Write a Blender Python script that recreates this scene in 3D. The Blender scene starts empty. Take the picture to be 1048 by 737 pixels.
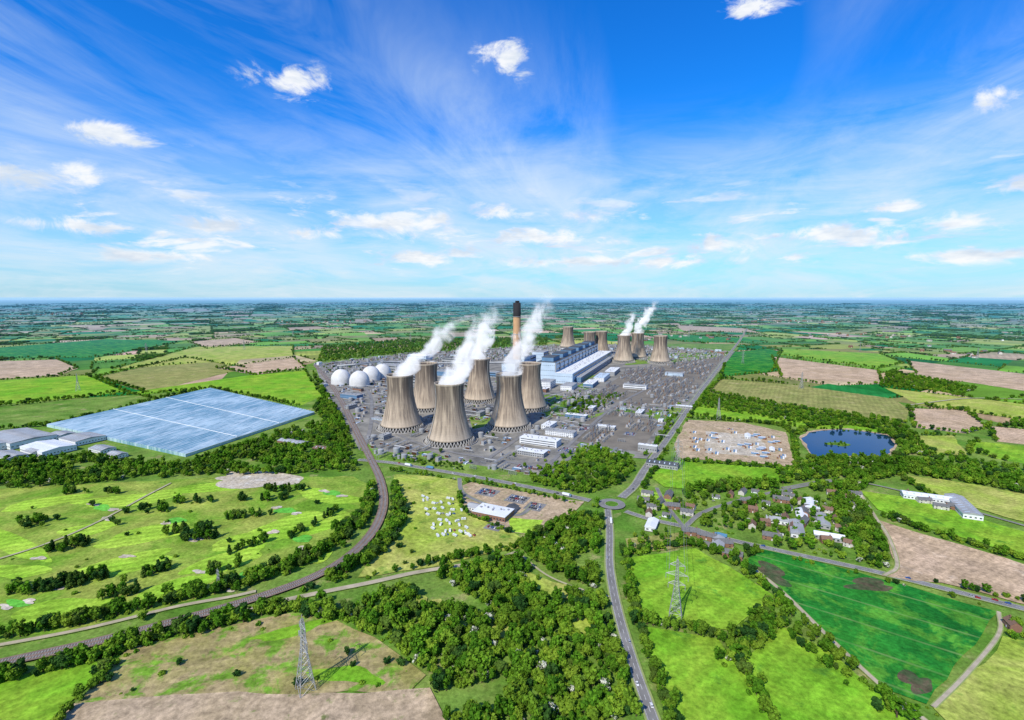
import bpy, math, random, bmesh
import numpy as np
from mathutils import Vector, Matrix
random.seed(7); R=np.random.RandomState(11)
scene=bpy.context.scene
# ------------------------------------------------------------------ camera frame, image pixels to ground
H=280.0; F=520.0; PIT=math.atan(65.5/520)
cp,sp=math.cos(PIT),math.sin(PIT)
def G(u,v):
    """image pixel cast through the camera -> ground metres (flat terrain, z=0)"""
    dy=v-368.5
    fw=F*cp-dy*sp; dn=F*sp+dy*cp
    t=H/dn
    return ((u-524)*t, fw*t)
def GP(L): return [G(*p) for p in L]
cam=bpy.data.cameras.new("camera"); co=bpy.data.objects.new("camera",cam)
scene.collection.objects.link(co); co.location=(0,0,H); co.rotation_euler=(math.pi/2-PIT,0,0)
cam.sensor_width=36; cam.lens=F/1048*36; cam.clip_end=300000; cam.clip_start=1
scene.camera=co
scene.view_settings.view_transform='Standard'; scene.view_settings.look='None'; scene.view_settings.exposure=0
# ------------------------------------------------------------------ node helpers
def mth(t,op,a,b=None,c=None,clamp=False):
    n=t.nodes.new('ShaderNodeMath'); n.operation=op; n.use_clamp=clamp
    for i,x in enumerate((a,b,c)):
        if x is None: continue
        if isinstance(x,(int,float)): n.inputs[i].default_value=x
        else: t.links.new(x,n.inputs[i])
    return n.outputs[0]
def mix(t,f,a,b,blend='MIX'):
    n=t.nodes.new('ShaderNodeMix'); n.data_type='RGBA'; n.blend_type=blend
    for i,x in ((0,f),(6,a),(7,b)):
        if isinstance(x,(int,float)): n.inputs[i].default_value=x
        elif isinstance(x,tuple): n.inputs[i].default_value=(*x,1) if len(x)==3 else x
        else: t.links.new(x,n.inputs[i])
    return n.outputs[2]
def mr(t,v,a,b,c=0.,d=1.,smooth=False):
    n=t.nodes.new('ShaderNodeMapRange'); n.clamp=True
    if smooth: n.interpolation_type='SMOOTHSTEP'
    t.links.new(v,n.inputs[0])
    for i,x in enumerate((a,b,c,d)): n.inputs[i+1].default_value=x
    return n.outputs[0]
def noise(t,vec,scale,detail=3,rough=.5,dist=0.):
    n=t.nodes.new('ShaderNodeTexNoise'); n.inputs['Scale'].default_value=scale
    n.inputs['Detail'].default_value=detail; n.inputs['Roughness'].default_value=rough
    n.inputs['Distortion'].default_value=dist
    if vec is not None: t.links.new(vec,n.inputs['Vector'])
    return n.outputs[0]
def comb(t,x,y,z):
    n=t.nodes.new('ShaderNodeCombineXYZ')
    for i,v in enumerate((x,y,z)):
        if isinstance(v,(int,float)): n.inputs[i].default_value=v
        else: t.links.new(v,n.inputs[i])
    return n.outputs[0]
def sep(t,v):
    n=t.nodes.new('ShaderNodeSeparateXYZ'); t.links.new(v,n.inputs[0]); return n.outputs
HAZE_TINT=(.085,.27,.38)
def haze_tint(t,col,pos):  # aerial haze painted into the base colour, growing with distance from the origin
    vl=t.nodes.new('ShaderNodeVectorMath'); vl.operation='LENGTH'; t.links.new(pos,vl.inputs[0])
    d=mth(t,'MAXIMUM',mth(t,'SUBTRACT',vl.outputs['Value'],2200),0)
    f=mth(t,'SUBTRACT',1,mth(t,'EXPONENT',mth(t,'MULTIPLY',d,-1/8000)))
    c=mix(t,mth(t,'MULTIPLY',f,.9),col,HAZE_TINT)
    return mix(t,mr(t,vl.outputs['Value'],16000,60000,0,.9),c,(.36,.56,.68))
def newmat(name,rough=.9,spec=.2):
    m=bpy.data.materials.new(name); m.use_nodes=True; t=m.node_tree
    b=t.nodes['Principled BSDF']; b.inputs['Roughness'].default_value=rough
    b.inputs['Specular IOR Level'].default_value=spec
    g=t.nodes.new('ShaderNodeNewGeometry')
    return m,t,b,g.outputs['Position']
def mat(name,c1,c2=None,scale=.3,rough=.85,spec=.2,metal=0,detail=4):
    m,t,b,pos=newmat(name,rough,spec)
    if c2 is None: c2=tuple(x*.7 for x in c1)
    n=mr(t,noise(t,pos,scale,detail,.65),.3,.7)
    t.links.new(mix(t,n,c1,c2),b.inputs['Base Color']); b.inputs['Metallic'].default_value=metal
    return m
def fieldmat(name,c1,c2,sc=.012,ang=0,sp_=0,st=0,c3=None,th=.58,fine=.25,tram=None):
    m,t,b,pos=newmat(name,.95,.05)
    col=mix(t,mr(t,noise(t,pos,sc,5,.65,.6),.38,.62),c1,c2)
    if c3: col=mix(t,mr(t,noise(t,pos,sc*2.3,7,.7,.4),th,th+.09),col,c3)
    f=mr(t,noise(t,pos,fine,5,.8),.28,.72,.45,1.45)
    f2=mr(t,noise(t,pos,.03,5,.65),.32,.68,.70,1.22)
    f=mth(t,'MULTIPLY',f,f2)
    col=mix(t,1.,col,comb(t,f,f,f),'MULTIPLY')
    s=sep(t,pos)
    if sp_:
        a=math.radians(ang)
        wob=mth(t,'MULTIPLY',noise(t,pos,.02,2),sp_*.6)
        d=mth(t,'ADD',mth(t,'MULTIPLY',s[0],-math.sin(a)),mth(t,'MULTIPLY',s[1],math.cos(a)))
        w=mth(t,'SINE',mth(t,'MULTIPLY',mth(t,'ADD',d,wob),2*math.pi/sp_))
        k=mr(t,w,-.3,.3,1-st,1+st*.6)
        col=mix(t,1.,col,comb(t,k,k,k),'MULTIPLY')
        if tram:
            w=mth(t,'PINGPONG',d,tram/2)
            k=mth(t,'MULTIPLY',mr(t,w,.5,1.7,1.,0.),mr(t,noise(t,pos,.05,3),.3,.6,.3,1.))
            col=mix(t,mth(t,'MULTIPLY',k,.7),col,(.16,.27,.08))
    col=haze_tint(t,col,pos)
    t.links.new(col,b.inputs['Base Color'])
    return m
# ------------------------------------------------------------------ mesh helpers
class MB:
    def __init__(s): s.v=[];s.f=[];s.m=[]
    def add(s,vs,fs,mi=0):
        o=len(s.v); s.v+=[tuple(p) for p in vs]; s.f+=[tuple(i+o for i in f) for f in fs]; s.m+=[mi]*len(fs)
    def box(s,cx,cy,z0,l,w,h,rot=0,mi=0,top=1.):
        c,n=math.cos(rot),math.sin(rot); vs=[]
        for z,k in ((z0,1),(z0+h,top)):
            for a,b in ((-1,-1),(1,-1),(1,1),(-1,1)):
                x=a*l/2*k;y=b*w/2*k; vs.append((cx+x*c-y*n,cy+x*n+y*c,z))
        s.add(vs,[(3,2,1,0),(4,5,6,7),(0,1,5,4),(1,2,6,5),(2,3,7,6),(3,0,4,7)],mi)
    def cyl(s,cx,cy,z0,h,r1,r2=None,n=12,mi=0,cap=True):
        r2=r1 if r2 is None else r2
        vs=[(cx+r*math.cos(i*2*math.pi/n),cy+r*math.sin(i*2*math.pi/n),z) for r,z in((r1,z0),(r2,z0+h)) for i in range(n)]
        fs=[(i,(i+1)%n,n+(i+1)%n,n+i) for i in range(n)]
        if cap: fs.append(tuple(range(n,2*n)))
        s.add(vs,fs,mi)
    def beam(s,p,q,w,mi=0):
        p=Vector(p);q=Vector(q);d=(q-p)
        if d.length<1e-6:return
        d.normalize(); a=d.orthogonal().normalized()*w/2; b=d.cross(a).normalized()*w/2
        s.add([p-a-b,p+a-b,p+a+b,p-a+b,q-a-b,q+a-b,q+a+b,q-a+b],[(3,2,1,0),(4,5,6,7),(0,1,5,4),(1,2,6,5),(2,3,7,6),(3,0,4,7)],mi)
    def prism(s,prof,x0,x1,mi=0):
        n=len(prof); vs=[(x0,y,z) for y,z in prof]+[(x1,y,z) for y,z in prof]
        s.add(vs,[(i,(i+1)%n,n+(i+1)%n,n+i) for i in range(n)]+[tuple(range(n-1,-1,-1)),tuple(range(n,2*n))],mi)
    def mesh(s,name,mats,smooth=False):
        me=bpy.data.meshes.new(name); me.from_pydata(s.v,[],s.f)
        for m in mats: me.materials.append(m)
        me.polygons.foreach_set('material_index',s.m)
        if smooth: me.polygons.foreach_set('use_smooth',[True]*len(s.f))
        me.update(); return me
def obj(name,me,loc=(0,0,0),rz=0,parent=None,sc=1):
    o=bpy.data.objects.new(name,me); scene.collection.objects.link(o)
    o.location=loc; o.rotation_euler=(0,0,rz); o.scale=(sc,sc,sc) if not isinstance(sc,tuple) else sc
    if parent: o.parent=parent
    return o
def inpoly(P,poly):
    x,y=P[:,0],P[:,1]; c=np.zeros(len(P),bool); n=len(poly)
    for i in range(n):
        x1,y1=poly[i];x2,y2=poly[(i+1)%n]
        k=((y1>y)!=(y2>y)); dd=(y2-y1) if y2!=y1 else 1e-9
        c^=k&(x<(x2-x1)*(y-y1)/dd+x1)
    return c
def smoothpath(pts,step=6):
    P=[np.array(p,float) for p in pts]; out=[]
    P=[2*P[0]-P[1]]+P+[2*P[-1]-P[-2]]
    for i in range(1,len(P)-2):
        L=np.linalg.norm(P[i+1]-P[i]); n=max(2,int(L/step))
        for k in range(n):
            t=k/n
            out.append(.5*((2*P[i])+(-P[i-1]+P[i+1])*t+(2*P[i-1]-5*P[i]+4*P[i+1]-P[i+2])*t*t+(-P[i-1]+3*P[i]-3*P[i+1]+P[i+2])*t**3))
    out.append(P[-2]); return np.array(out)
zroad=[1.0]
keepout=[]
def strip(name,path,w,z,m,off=0,parent=None,dash=None):
    d=np.gradient(path,axis=0); d/=np.linalg.norm(d,axis=1)[:,None]+1e-9
    nrm=np.stack([-d[:,1],d[:,0]],1)
    A=path+nrm*(off-w/2); B=path+nrm*(off+w/2); n=len(path)
    vs=[(*A[i],z) for i in range(n)]+[(*B[i],z) for i in range(n)]
    fs=[(i,i+1,n+i+1,n+i) for i in range(n-1) if (dash is None or (i%dash[0])<dash[1])]
    mb=MB(); mb.add(vs,fs)
    return mb.mesh(name,[m])
# ------------------------------------------------------------------ palette
M={}
M['asphalt']=mat('asphalt',(.25,.24,.225),(.15,.145,.135),.05)
M['track']=mat('gravel_track',(.52,.43,.31),(.30,.26,.17),.08)
M['paint']=mat('road_paint',(.8,.8,.78),(.65,.65,.63),.5)
M['concrete']=mat('concrete',(.42,.40,.36),(.30,.28,.25),.06)
M['ballast']=mat('ballast',(.27,.19,.14),(.15,.105,.08),.2)
M['rail']=mat('rail_steel',(.25,.22,.2),None,.3,.4,.5,.8)
M['siteg']=mat('site_hardstanding',(.34,.315,.26),(.09,.088,.078),.022,detail=9)
M['yard']=mat('switchyard_gravel',(.25,.215,.16),(.12,.105,.082),.02,detail=9)
M['white']=mat('white_cladding',(.76,.76,.75),(.6,.62,.63),.05)
M['grey']=mat('grey_cladding',(.38,.385,.38),(.25,.255,.255),.04)
M['dgrey']=mat('dark_roofing',(.10,.11,.12),(.06,.065,.07),.06)
M['blue']=mat('blue_cladding',(.14,.25,.38),(.10,.19,.30),.04)
M['lblue']=mat('pale_blue_cladding',(.50,.60,.68),(.38,.47,.56),.03)
M['glass']=mat('window_glass',(.03,.045,.06),(.02,.03,.04),.3,.12,.6)
M['brick']=mat('brick',(.26,.14,.09),(.20,.11,.075),.5)
M['render']=mat('house_render',(.55,.52,.46),(.45,.42,.37),.5)
M['tile']=mat('roof_tile',(.22,.13,.085),(.14,.09,.065),.6)
M['slate']=mat('roof_slate',(.17,.17,.165),(.10,.10,.10),.6)
M['steel']=mat('galvanised_steel',(.40,.40,.39),(.28,.28,.275),.5,.5,.4,.3)
M['tyre']=mat('rubber',(.02,.02,.02))
M['black']=mat('black_steel',(.03,.03,.032))
M['bark']=mat('bark',(.10,.07,.045),(.06,.045,.03),1.)
M['rust']=mat('rusty_steel',(.25,.12,.06),(.14,.07,.04),.3)
# ------------------------------------------------------------------ ground (BSP farmland, one sheet to the horizon)
BG=(.165,.34,.03); YG=(.34,.39,.07); DG=(.015,.18,.03); OL=(.24,.25,.07); SO=(.52,.37,.23); PB=(.42,.30,.17); MG=(.085,.23,.025); WD=(.03,.08,.02)
types=[(BG,4),(YG,3.5),(DG,3.5),(OL,3.5),(SO,3),(PB,1.6),(MG,4),(WD,1.8)]
tw=np.array([t[1] for t in types]); tw/=tw.sum()
leaves=[];segs=[]
def area(p):
    p=np.array(p); x,y=p[:,0],p[:,1]; return .5*abs(np.dot(x,np.roll(y,-1))-np.dot(y,np.roll(x,-1)))
def cut(poly,c,n):
    a,b,hit=[],[],[]
    N=len(poly)
    for i in range(N):
        p,q=poly[i],poly[(i+1)%N]; dp=(p-c)@n; dq=(q-c)@n
        (a if dp>=0 else b).append(p)
        if (dp>=0)!=(dq>=0):
            x=p+(q-p)*dp/(dp-dq); a.append(x); b.append(x); hit.append(x)
    return a,b,hit
stack=[[np.array(p,float) for p in ((-120000,-6000),(120000,-6000),(120000,90000),(-120000,90000))]]
while stack:
    po=stack.pop(); A=area(po); c=np.mean(po,axis=0); r=math.hypot(*c); s=math.sqrt(A)
    if s<max(230,.04*r)*R.uniform(.65,1.5): leaves.append(po); continue
    e=[po[(i+1)%len(po)]-po[i] for i in range(len(po))]
    k=int(np.argmax([x@x for x in e])); d=e[k]/np.linalg.norm(e[k])
    a=math.radians(R.normal(0,7)+(24 if len(po)==4 and s>60000 else 0)); d=np.array([d[0]*math.cos(a)-d[1]*math.sin(a),d[0]*math.sin(a)+d[1]*math.cos(a)])
    cc=po[k]+e[k]*R.uniform(.35,.65)
    a1,b1,h=cut(po,cc,d)
    if len(a1)<3 or len(b1)<3 or min(area(a1),area(b1))<A*.1: leaves.append(po); continue
    stack+= [a1,b1]
    if len(h)==2: segs.append(h)
vs,fs,cols,angs,woods=[],[],[],[],[]
for po in leaves:
    o=len(vs); vs+=[(p[0],p[1],0.) for p in po]; f=list(range(o,o+len(po)))
    pa=np.array(po); sg=np.dot(pa[:,0],np.roll(pa[:,1],-1))-np.dot(pa[:,1],np.roll(pa[:,0],-1))
    fs.append(f if sg>0 else f[::-1])
    ti=R.choice(len(types),p=tw); b=R.uniform(.7,1.2); c=tuple(min(.6,x*b*R.uniform(.9,1.1)) for x in types[ti][0])
    cols.append((*c,1)); angs.append(R.uniform(0,3.14))
    if ti==7: woods.append(po)
me=bpy.data.meshes.new('ground'); me.from_pydata(vs,[],fs)
ca=me.attributes.new('fcol','FLOAT_COLOR','FACE'); ca.data.foreach_set('color',np.array(cols).ravel())
fa=me.attributes.new('fang','FLOAT','FACE'); fa.data.foreach_set('value',angs)
m,t,b,pos=newmat('farmland',.95,.05)
at=t.nodes.new('ShaderNodeAttribute'); at.attribute_name='fcol'
an=t.nodes.new('ShaderNodeAttribute'); an.attribute_name='fang'
col=at.outputs['Color']
f=mr(t,noise(t,pos,.006,5,.65,.5),.3,.7,.65,1.35)
f=mth(t,'MULTIPLY',f,mr(t,noise(t,pos,.2,4,.7),.3,.7,.7,1.25)); col=mix(t,1.,col,comb(t,f,f,f),'MULTIPLY')
s=sep(t,pos)
d=mth(t,'ADD',mth(t,'MULTIPLY',s[0],mth(t,'SINE',an.outputs['Fac'])),mth(t,'MULTIPLY',s[1],mth(t,'COSINE',an.outputs['Fac'])))
f=mr(t,mth(t,'SINE',mth(t,'MULTIPLY',d,.26)),-.4,.4,.92,1.06); col=mix(t,1.,col,comb(t,f,f,f),'MULTIPLY')
col=mix(t,mr(t,noise(t,pos,.0022,5,.6,.8),.56,.64,0,.4),col,(.14,.20,.05))
t.links.new(haze_tint(t,col,pos),b.inputs['Base Color']); me.materials.append(m); me.update()
obj('ground',me)
# ------------------------------------------------------------------ manual fields
GR=fieldmat('grass_rough',(.10,.22,.025),(.20,.29,.055),c3=(.30,.30,.11),th=.57)
GB=fieldmat('grass_bright',(.16,.38,.02),(.27,.42,.035),c3=(.10,.26,.025),ang=40,sp_=14,st=.08)
GY=fieldmat('meadow',(.30,.40,.05),(.44,.44,.11),c3=(.17,.30,.04),ang=-35,sp_=9,st=.06)
GO=fieldmat('olive_field',(.33,.31,.10),(.24,.26,.07),c3=(.40,.34,.15),ang=60,sp_=12,st=.08)
DC=fieldmat('dark_crop',(.01,.14,.02),(.03,.23,.025),ang=-37,sp_=4,st=.05,c3=(.09,.30,.03),th=.5,tram=36)
SOI=fieldmat('ploughed_soil',(.57,.41,.27),(.46,.33,.20),c3=(.60,.46,.32),ang=30,sp_=8,st=.06)
SOB=fieldmat('bare_soil',(.56,.42,.27),(.36,.27,.16),sc=.03,c3=(.24,.26,.09),th=.58)
PALE=fieldmat('cleared_ground',(.58,.51,.40),(.44,.37,.26),sc=.03,c3=(.62,.58,.50),th=.55)
FW=fieldmat('fairway',(.26,.48,.035),(.38,.55,.06),ang=20,sp_=11,st=.12)
GC=fieldmat('golf_rough',(.15,.30,.025),(.33,.38,.07),sc=.014,c3=(.10,.22,.025),th=.6)
FX=fieldmat('mixed_scrub_field',(.31,.28,.085),(.39,.30,.15),sc=.02,c3=(.16,.31,.03),th=.5,ang=12,sp_=11,st=.08)
GT_=fieldmat('green_turf',(.12,.45,.05),(.17,.48,.06)); DS=fieldmat('damp_soil',(.06,.11,.04),(.13,.10,.06),sc=.05,c3=(.02,.18,.03))
zf=[.1]; allf=[]
def field(name,pts,m,world=False,z=None,hedge=False,jit=True):
    P=pts if world else GP(pts)
    if z is None: zf[0]+=.012; z=zf[0]
    if jit:
        Q=[]; n=len(P)
        for i in range(n):
            a=np.array(P[i]);b=np.array(P[(i+1)%n]); L=np.linalg.norm(b-a); k=max(1,int(L/20))
            for j in range(k):
                q=a+(b-a)*j/k
                if j: q=q+R.normal(0,1.4,2)
                Q.append(q)
    else: Q=P
    area2=sum(Q[i][0]*Q[(i+1)%len(Q)][1]-Q[i][1]*Q[(i+1)%len(Q)][0] for i in range(len(Q)))
    if area2<0: Q=Q[::-1]
    mb=MB(); mb.add([(q[0],q[1],z) for q in Q],[tuple(range(len(Q)))])
    me=mb.mesh(name,[m])
    bm=bmesh.new(); bm.from_mesh(me); bmesh.ops.triangulate(bm,faces=bm.faces,ngon_method='EAR_CLIP'); bm.to_mesh(me); bm.free()
    o=obj(name,me); allf.append((P,hedge)); return o
def ell(u,v,ru,rv,k=30,j=.1,rot=0):
    out=[]; ph=R.uniform(0,6,3)
    for i in range(k):
        a=i*2*math.pi/k; r=1+j*(1.6*math.sin(2*a+ph[0])+1.1*math.sin(3*a+ph[1])+.5*math.sin(5*a+ph[2])); x=ru*r*math.cos(a); y=rv*r*math.sin(a)
        out.append((u+x*math.cos(rot)-y*math.sin(rot),v+x*math.sin(rot)+y*math.cos(rot)))
    return out
ZONE=[(-500,424),(0,424),(50,430),(215,396),(318,372),(340,362),(560,353),(690,352),(757,352),(745,386),(930,413),(1048,438),(1600,480),(1600,930),(-500,930)]
field('grassland',ZONE,GR)
mid=[('tilled_field',[(-40,371),(58,368),(80,377),(60,384),(-40,390)],SOI),
('pasture',[(-60,393),(88,384),(128,401),(30,414),(-60,420)],GB),
('stubble_field',[(98,386),(190,366),(252,377),(150,402)],GO),
('tilled_field',[(192,350),(240,346),(266,350),(212,357)],SOI),
('tilled_field',[(222,377),(300,366),(312,376),(262,384)],SOI),
('pasture',[(130,402),(256,384),(312,379),(330,405),(306,416),(214,397),(160,409)],GB),
('pasture',[(0,414),(60,409),(200,400),(50,436),(-80,446)],GR),
('crop_field',[(-30,358),(110,347),(190,349),(100,366),(-30,367)],DC),
('meadow_field',[(115,378),(200,355),(300,354),(300,364),(200,372)],GY),
('crop_field',[(744,361),(786,357),(800,360),(790,381),(738,386)],DC),
('tilled_field',[(790,365),(898,379),(903,393),(800,386)],SOI),
('tilled_field',[(928,369),(1060,384),(1060,402),(938,383)],SOI),
('crop_field',[(800,357),(900,362),(925,372),(900,377),(796,363)],GB),
('stubble_field',[(724,401),(738,388),(805,393),(913,408),(932,420),(925,433),(830,420)],GO),
('meadow_field',[(905,397),(1060,415),(1060,432),(940,414)],GY),
('crop_field',[(640,340),(760,346),(800,352),(700,350)],DC),
('tilled_field',[(690,333),(760,336),(780,341),(700,339)],SOI),
('crop_field',[(700,412),(790,424),(900,437),(912,445),(800,436),(698,424)],GB),
('tilled_field',[(930,418),(988,420),(1010,438),(990,444),(936,438)],SOI),
('tilled_field',[(1010,436),(1110,445),(1110,462),(1020,452)],SOI),
('crop_field',[(1000,452),(1100,462),(1100,482),(1030,472),(990,462)],GB),
('crop_field',[(928,446),(975,446),(990,466),(940,466)],GY),
]
for n,p,mm in mid: field(n,p,mm,hedge=True)
field('golf_course',[(-200,512),(60,497),(150,493),(230,488),(362,488),(386,500),(376,530),(345,560),(308,583),(240,602),(150,628),(60,648),(-200,680)],GC)
for e in [(300,540,55,12,-.3),(335,508,32,7,.1),(210,500,50,4,-.1),(130,512,60,5,-.1),(45,515,45,5,-.2),(120,580,70,8,-.25),(230,575,50,8,-.3),(60,625,60,9,-.2),(20,560,38,9,.4),(150,548,60,7,-.2),(20,585,30,7,-.1),(330,568,16,6,-.5),(180,602,50,7,-.3),(250,553,40,6,-.2),(90,542,36,5,-.2)]:
    field('fairway',ell(*e[:4],rot=e[4]),FW)
for e in [(253,590,9,4),(340,505,8,3),(105,520,10,3),(18,618,12,4),(292,523,10,3),(180,533,10,3),(310,552,9,4)]:
    field('putting_green',ell(*e),GT_)
for e in [(268,492,46,7),(242,488,20,4),(310,562,7,2.4),(238,603,7,3),(110,531,7,2),(200,553,7,2),(60,602,7,2.4),(262,588,5,2),(241,592,5,1.8),(332,503,5,1.5),(350,508,5,1.5),(96,517,6,1.4),(116,522,6,1.4),(283,520,5,1.5),(303,526,5,1.5),(170,536,6,1.4),(6,622,7,2.6),(30,616,7,2.4),(130,570,7,2),(205,586,7,2.2),(280,545,6,2),(40,572,7,2)]:
    field('sand_bunker',ell(*e,j=.16),PALE)
field('meadow_field',[(404,486),(440,488),(474,493),(470,512),(500,530),(535,552),(530,562),(480,572),(430,583),(366,592),(380,570),(396,540),(400,515)],GY)
field('waste_ground',[(472,498),(482,494),(560,508),(598,514),(584,528),(545,548),(520,545),(474,522)],SOB)
field('mown_lawn',[(520,530),(556,533),(548,548),(524,545)],FW)
field('scrub_field',[(132,664),(300,628),(345,636),(400,665),(436,692),(420,708),(250,712),(80,722),(96,700)],FX)
for e in [(356,692,30,10,.2),(300,646,46,5,-.2)]: field('fresh_grass',ell(*e[:4],rot=e[4],j=.2),GB)
field('tilled_field',[(70,722),(180,712),(300,712),(440,705),(456,737),(470,800),(0,800)],SOB)
field('crop_field',[(-60,706),(60,684),(124,672),(90,704),(66,725),(30,780),(-150,780)],GB)
field('crop_field',[(642,572),(712,562),(745,580),(794,612),(748,646),(700,640),(648,628)],GB)
field('tilled_field',[(640,552),(700,545),(716,558),(644,568)],GO)
field('crop_field',[(660,642),(735,655),(790,737),(840,800),(700,800),(672,700)],GB)
field('crop_field',[(748,684),(800,642),(855,672),(930,737),(1000,800),(860,800),(790,736)],GB)
field('dark_crop_field',[(758,577),(784,562),(872,585),(1022,627),(985,672),(948,722),(905,706),(850,655),(805,612)],DC)
for e in [(790,588,24,6,.5),(890,600,28,5,.1),(938,700,16,10,.2)]: field('damp_patch',ell(*e[:4],rot=e[4],j=.2),DS)
field('crop_field',[(1026,652),(1100,672),(1200,737),(1100,800),(1000,770),(955,726),(990,690)],GY)
field('tilled_field',[(896,532),(960,552),(1120,600),(1120,640),(1000,606),(902,590),(918,580),(908,552)],SOI)
field('crop_field',[(880,503),(930,510),(1048,545),(1110,566),(1110,585),(960,545),(898,522)],GB)
field('crop_field',[(922,486),(1000,497),(1120,520),(1120,548),(1048,535),(960,510)],GY)
field('crop_field',[(955,474),(1060,488),(1060,498),(950,482)],GB)
field('building_site',[(690,455),(703,430),(760,433),(804,443),(814,479),(760,473),(694,470)],SOB)
field('building_plot',[(722,442),(778,446),(788,468),(722,464)],PALE)
field('crop_field',[(664,488),(692,471),(812,482),(822,490),(720,503),(680,499)],GB)
field('crop_field',[(690,508),(760,500),(800,508),(780,524),(700,522)],GR)
field('crop_field',[(654,500),(690,510),(690,522),(660,522)],FW)
for e in [(560,600,30,9,.3),(590,640,22,9,1.),(520,650,22,8,.2),(430,620,22,6,-.3)]: field('woodland_clearing',ell(*e[:4],rot=e[4],j=.2),GY)
CLR=[GP(ell(*e[:4],rot=e[4],j=.15)) for e in [(560,600,30,9,.3),(590,640,20,8,1.),(520,650,20,7,.2),(430,620,20,5,-.3)]]
# power station
SITE=[(322,373),(420,362),(560,354),(640,353),(752,360),(722,398),(690,432),(662,470),(600,466),(572,488),(520,486),(460,476),(372,470),(352,430),(330,395)]
field('power_station_yard',SITE,M['siteg'],z=.95,jit=False)
for n,p in [('lawn',[(365,468),(372,452),(392,462),(440,470),(520,481),(560,489),(600,466),(612,470),(585,500),(500,490),(420,480)]),('lawn',[(575,470),(595,452),(650,466),(630,490),(600,497)]),('lawn',[(540,410),(560,404),(600,408),(590,425),(560,428)]),
  ('lawn',[(480,428),(500,424),(506,434),(484,440)]),('lawn',[(400,466),(440,462),(460,470),(420,474)]),('lawn',[(660,423),(700,416),(690,432),(676,432)]),('lawn',[(600,426),(640,418),(660,424),(628,421),(604,429)]),('lawn',[(640,362),(750,361),(745,364),(700,370),(640,374)]),('lawn',[(590,395),(606,384),(616,386),(600,400)])]:
    field(n,p,GR,z=.97+R.uniform(0,.005),jit=False)
field('switchyard_gravel',[(601,430),(628,421),(676,433),(655,463),(622,458),(590,452)],M['yard'],z=.985,jit=False)
field('switchyard_gravel',[(604,408),(642,380),(700,372),(742,364),(716,396),(690,416),(655,416)],M['yard'],z=.986,jit=False)
# lake
wm,t,b,pos=newmat('lake_water',.05,.3)
b.inputs['Base Color'].default_value=(.004,.028,.075,1)
bp=t.nodes.new('ShaderNodeBump'); bp.inputs['Strength'].default_value=.15; t.links.new(noise(t,pos,.4,3),bp.inputs['Height']); t.links.new(bp.outputs[0],b.inputs['Normal'])
LAKE=[(820,449),(828,443),(842,441),(868,440),(890,443),(909,446),(916,455),(911,464),(895,469),(870,467),(850,470),(832,467),(826,458)]
field('lake',LAKE,wm,z=.9)
field('lake_bank',[(u+(u-868)*.05,v+(v-455)*.09) for u,v in LAKE],SOB,z=.85)
ISL=ell(858,455,11,2.2,j=.15); field('lake_island',ISL,GR,z=1.0)
# ------------------------------------------------------------------ roads
def road(name,pts,w,m='asphalt',marks=True,world=False,kerb=True):
    path=smoothpath(pts if world else GP(pts),5); zroad[0]+=.03; z=zroad[0]
    par=bpy.data.objects.new(name,None); scene.collection.objects.link(par)
    if kerb: obj('verge',strip('verge',path,w+(3.5 if marks else 1.5),z-.02,M['verge']),parent=par)
    obj('carriageway',strip('carriageway',path,w,z,M[m]),parent=par)
    if marks:
        obj('centre_line',strip('centre_line',path,.2,z+.012,M['paint'],0,dash=(2,1)),parent=par)
        for sgn in (-1,1): obj('edge_line',strip('edge_line',path,.15,z+.012,M['paint'],sgn*(w/2-.5)),parent=par)
        for sgn in (-1,1):
            k=strip('kerb',path,.25,z+.12,M['concrete'],sgn*(w/2+.13)); obj('kerb',k,parent=par)
    keepout.append((path,w/2+2.5)); return path
M['verge']=mat('verge',(.30,.34,.12),(.2,.27,.07),.1)
main=road('main_road',[(366,471),(400,474),(430,479),(500,491),(560,503),(604,513)],10)
south=road('country_road',[(622,522),(624,545),(624,580),(632,625),(648,680),(668,737),(700,830)],7.5)
north=road('access_road',[(636,510),(650,497),(662,478),(690,440),(716,402),(745,364),(756,350),(765,336)],11)
east=road('village_road',[(640,524),(665,532),(705,541),(742,552),(800,565),(900,587),(1000,612),(1060,627),(1200,660)],8)
road('village_lane',[(742,552),(752,563),(762,575),(800,606),(850,655),(905,706),(945,737),(1000,790)],3.2,'track',False)
road('field_track',[(1022,627),(1022,650),(990,690),(955,725)],2.4,'track',False)
road('dirt_track',[(240,630),(280,618),(330,607),(380,597),(430,586),(500,575),(530,566)],6,'track',False)
road('dirt_track',[(-60,672),(80,646),(180,622),(235,612),(262,606)],4,'track',False)
road('estate_road',[(470,490),(474,505),(500,518),(530,528),(548,515)],6,marks=False)
road('golf_track',[(-60,590),(40,560),(100,535),(150,508),(175,495)],2.5,'track',False)
road('village_street',[(700,541),(720,525),(760,512),(812,500),(860,492)],6,marks=False)
road('village_street',[(700,541),(680,515),(672,500)],5,marks=False)
road('farm_lane',[(800,500),(860,492),(930,505),(1000,525),(1070,545)],4,marks=False)
road('dirt_track',[(905,590),(918,580),(910,552),(896,530),(880,505)],3,'track',False)
road('woodland_path',[(530,566),(560,590),(600,606),(624,612)],1.6,'track',False)
for p in [[(372,462),(380,430),(376,400),(350,380)],[(380,430),(430,455),(500,470),(560,478),(590,466)],[(560,478),(600,440),(640,410),(700,380)],[(500,470),(540,440),(552,412),(590,395),(640,372)],[(390,415),(450,415),(520,410),(552,412)],[(356,400),(430,395),(470,385),(545,375)]]:
    road('site_road',p,8,marks=False,kerb=False)
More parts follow.
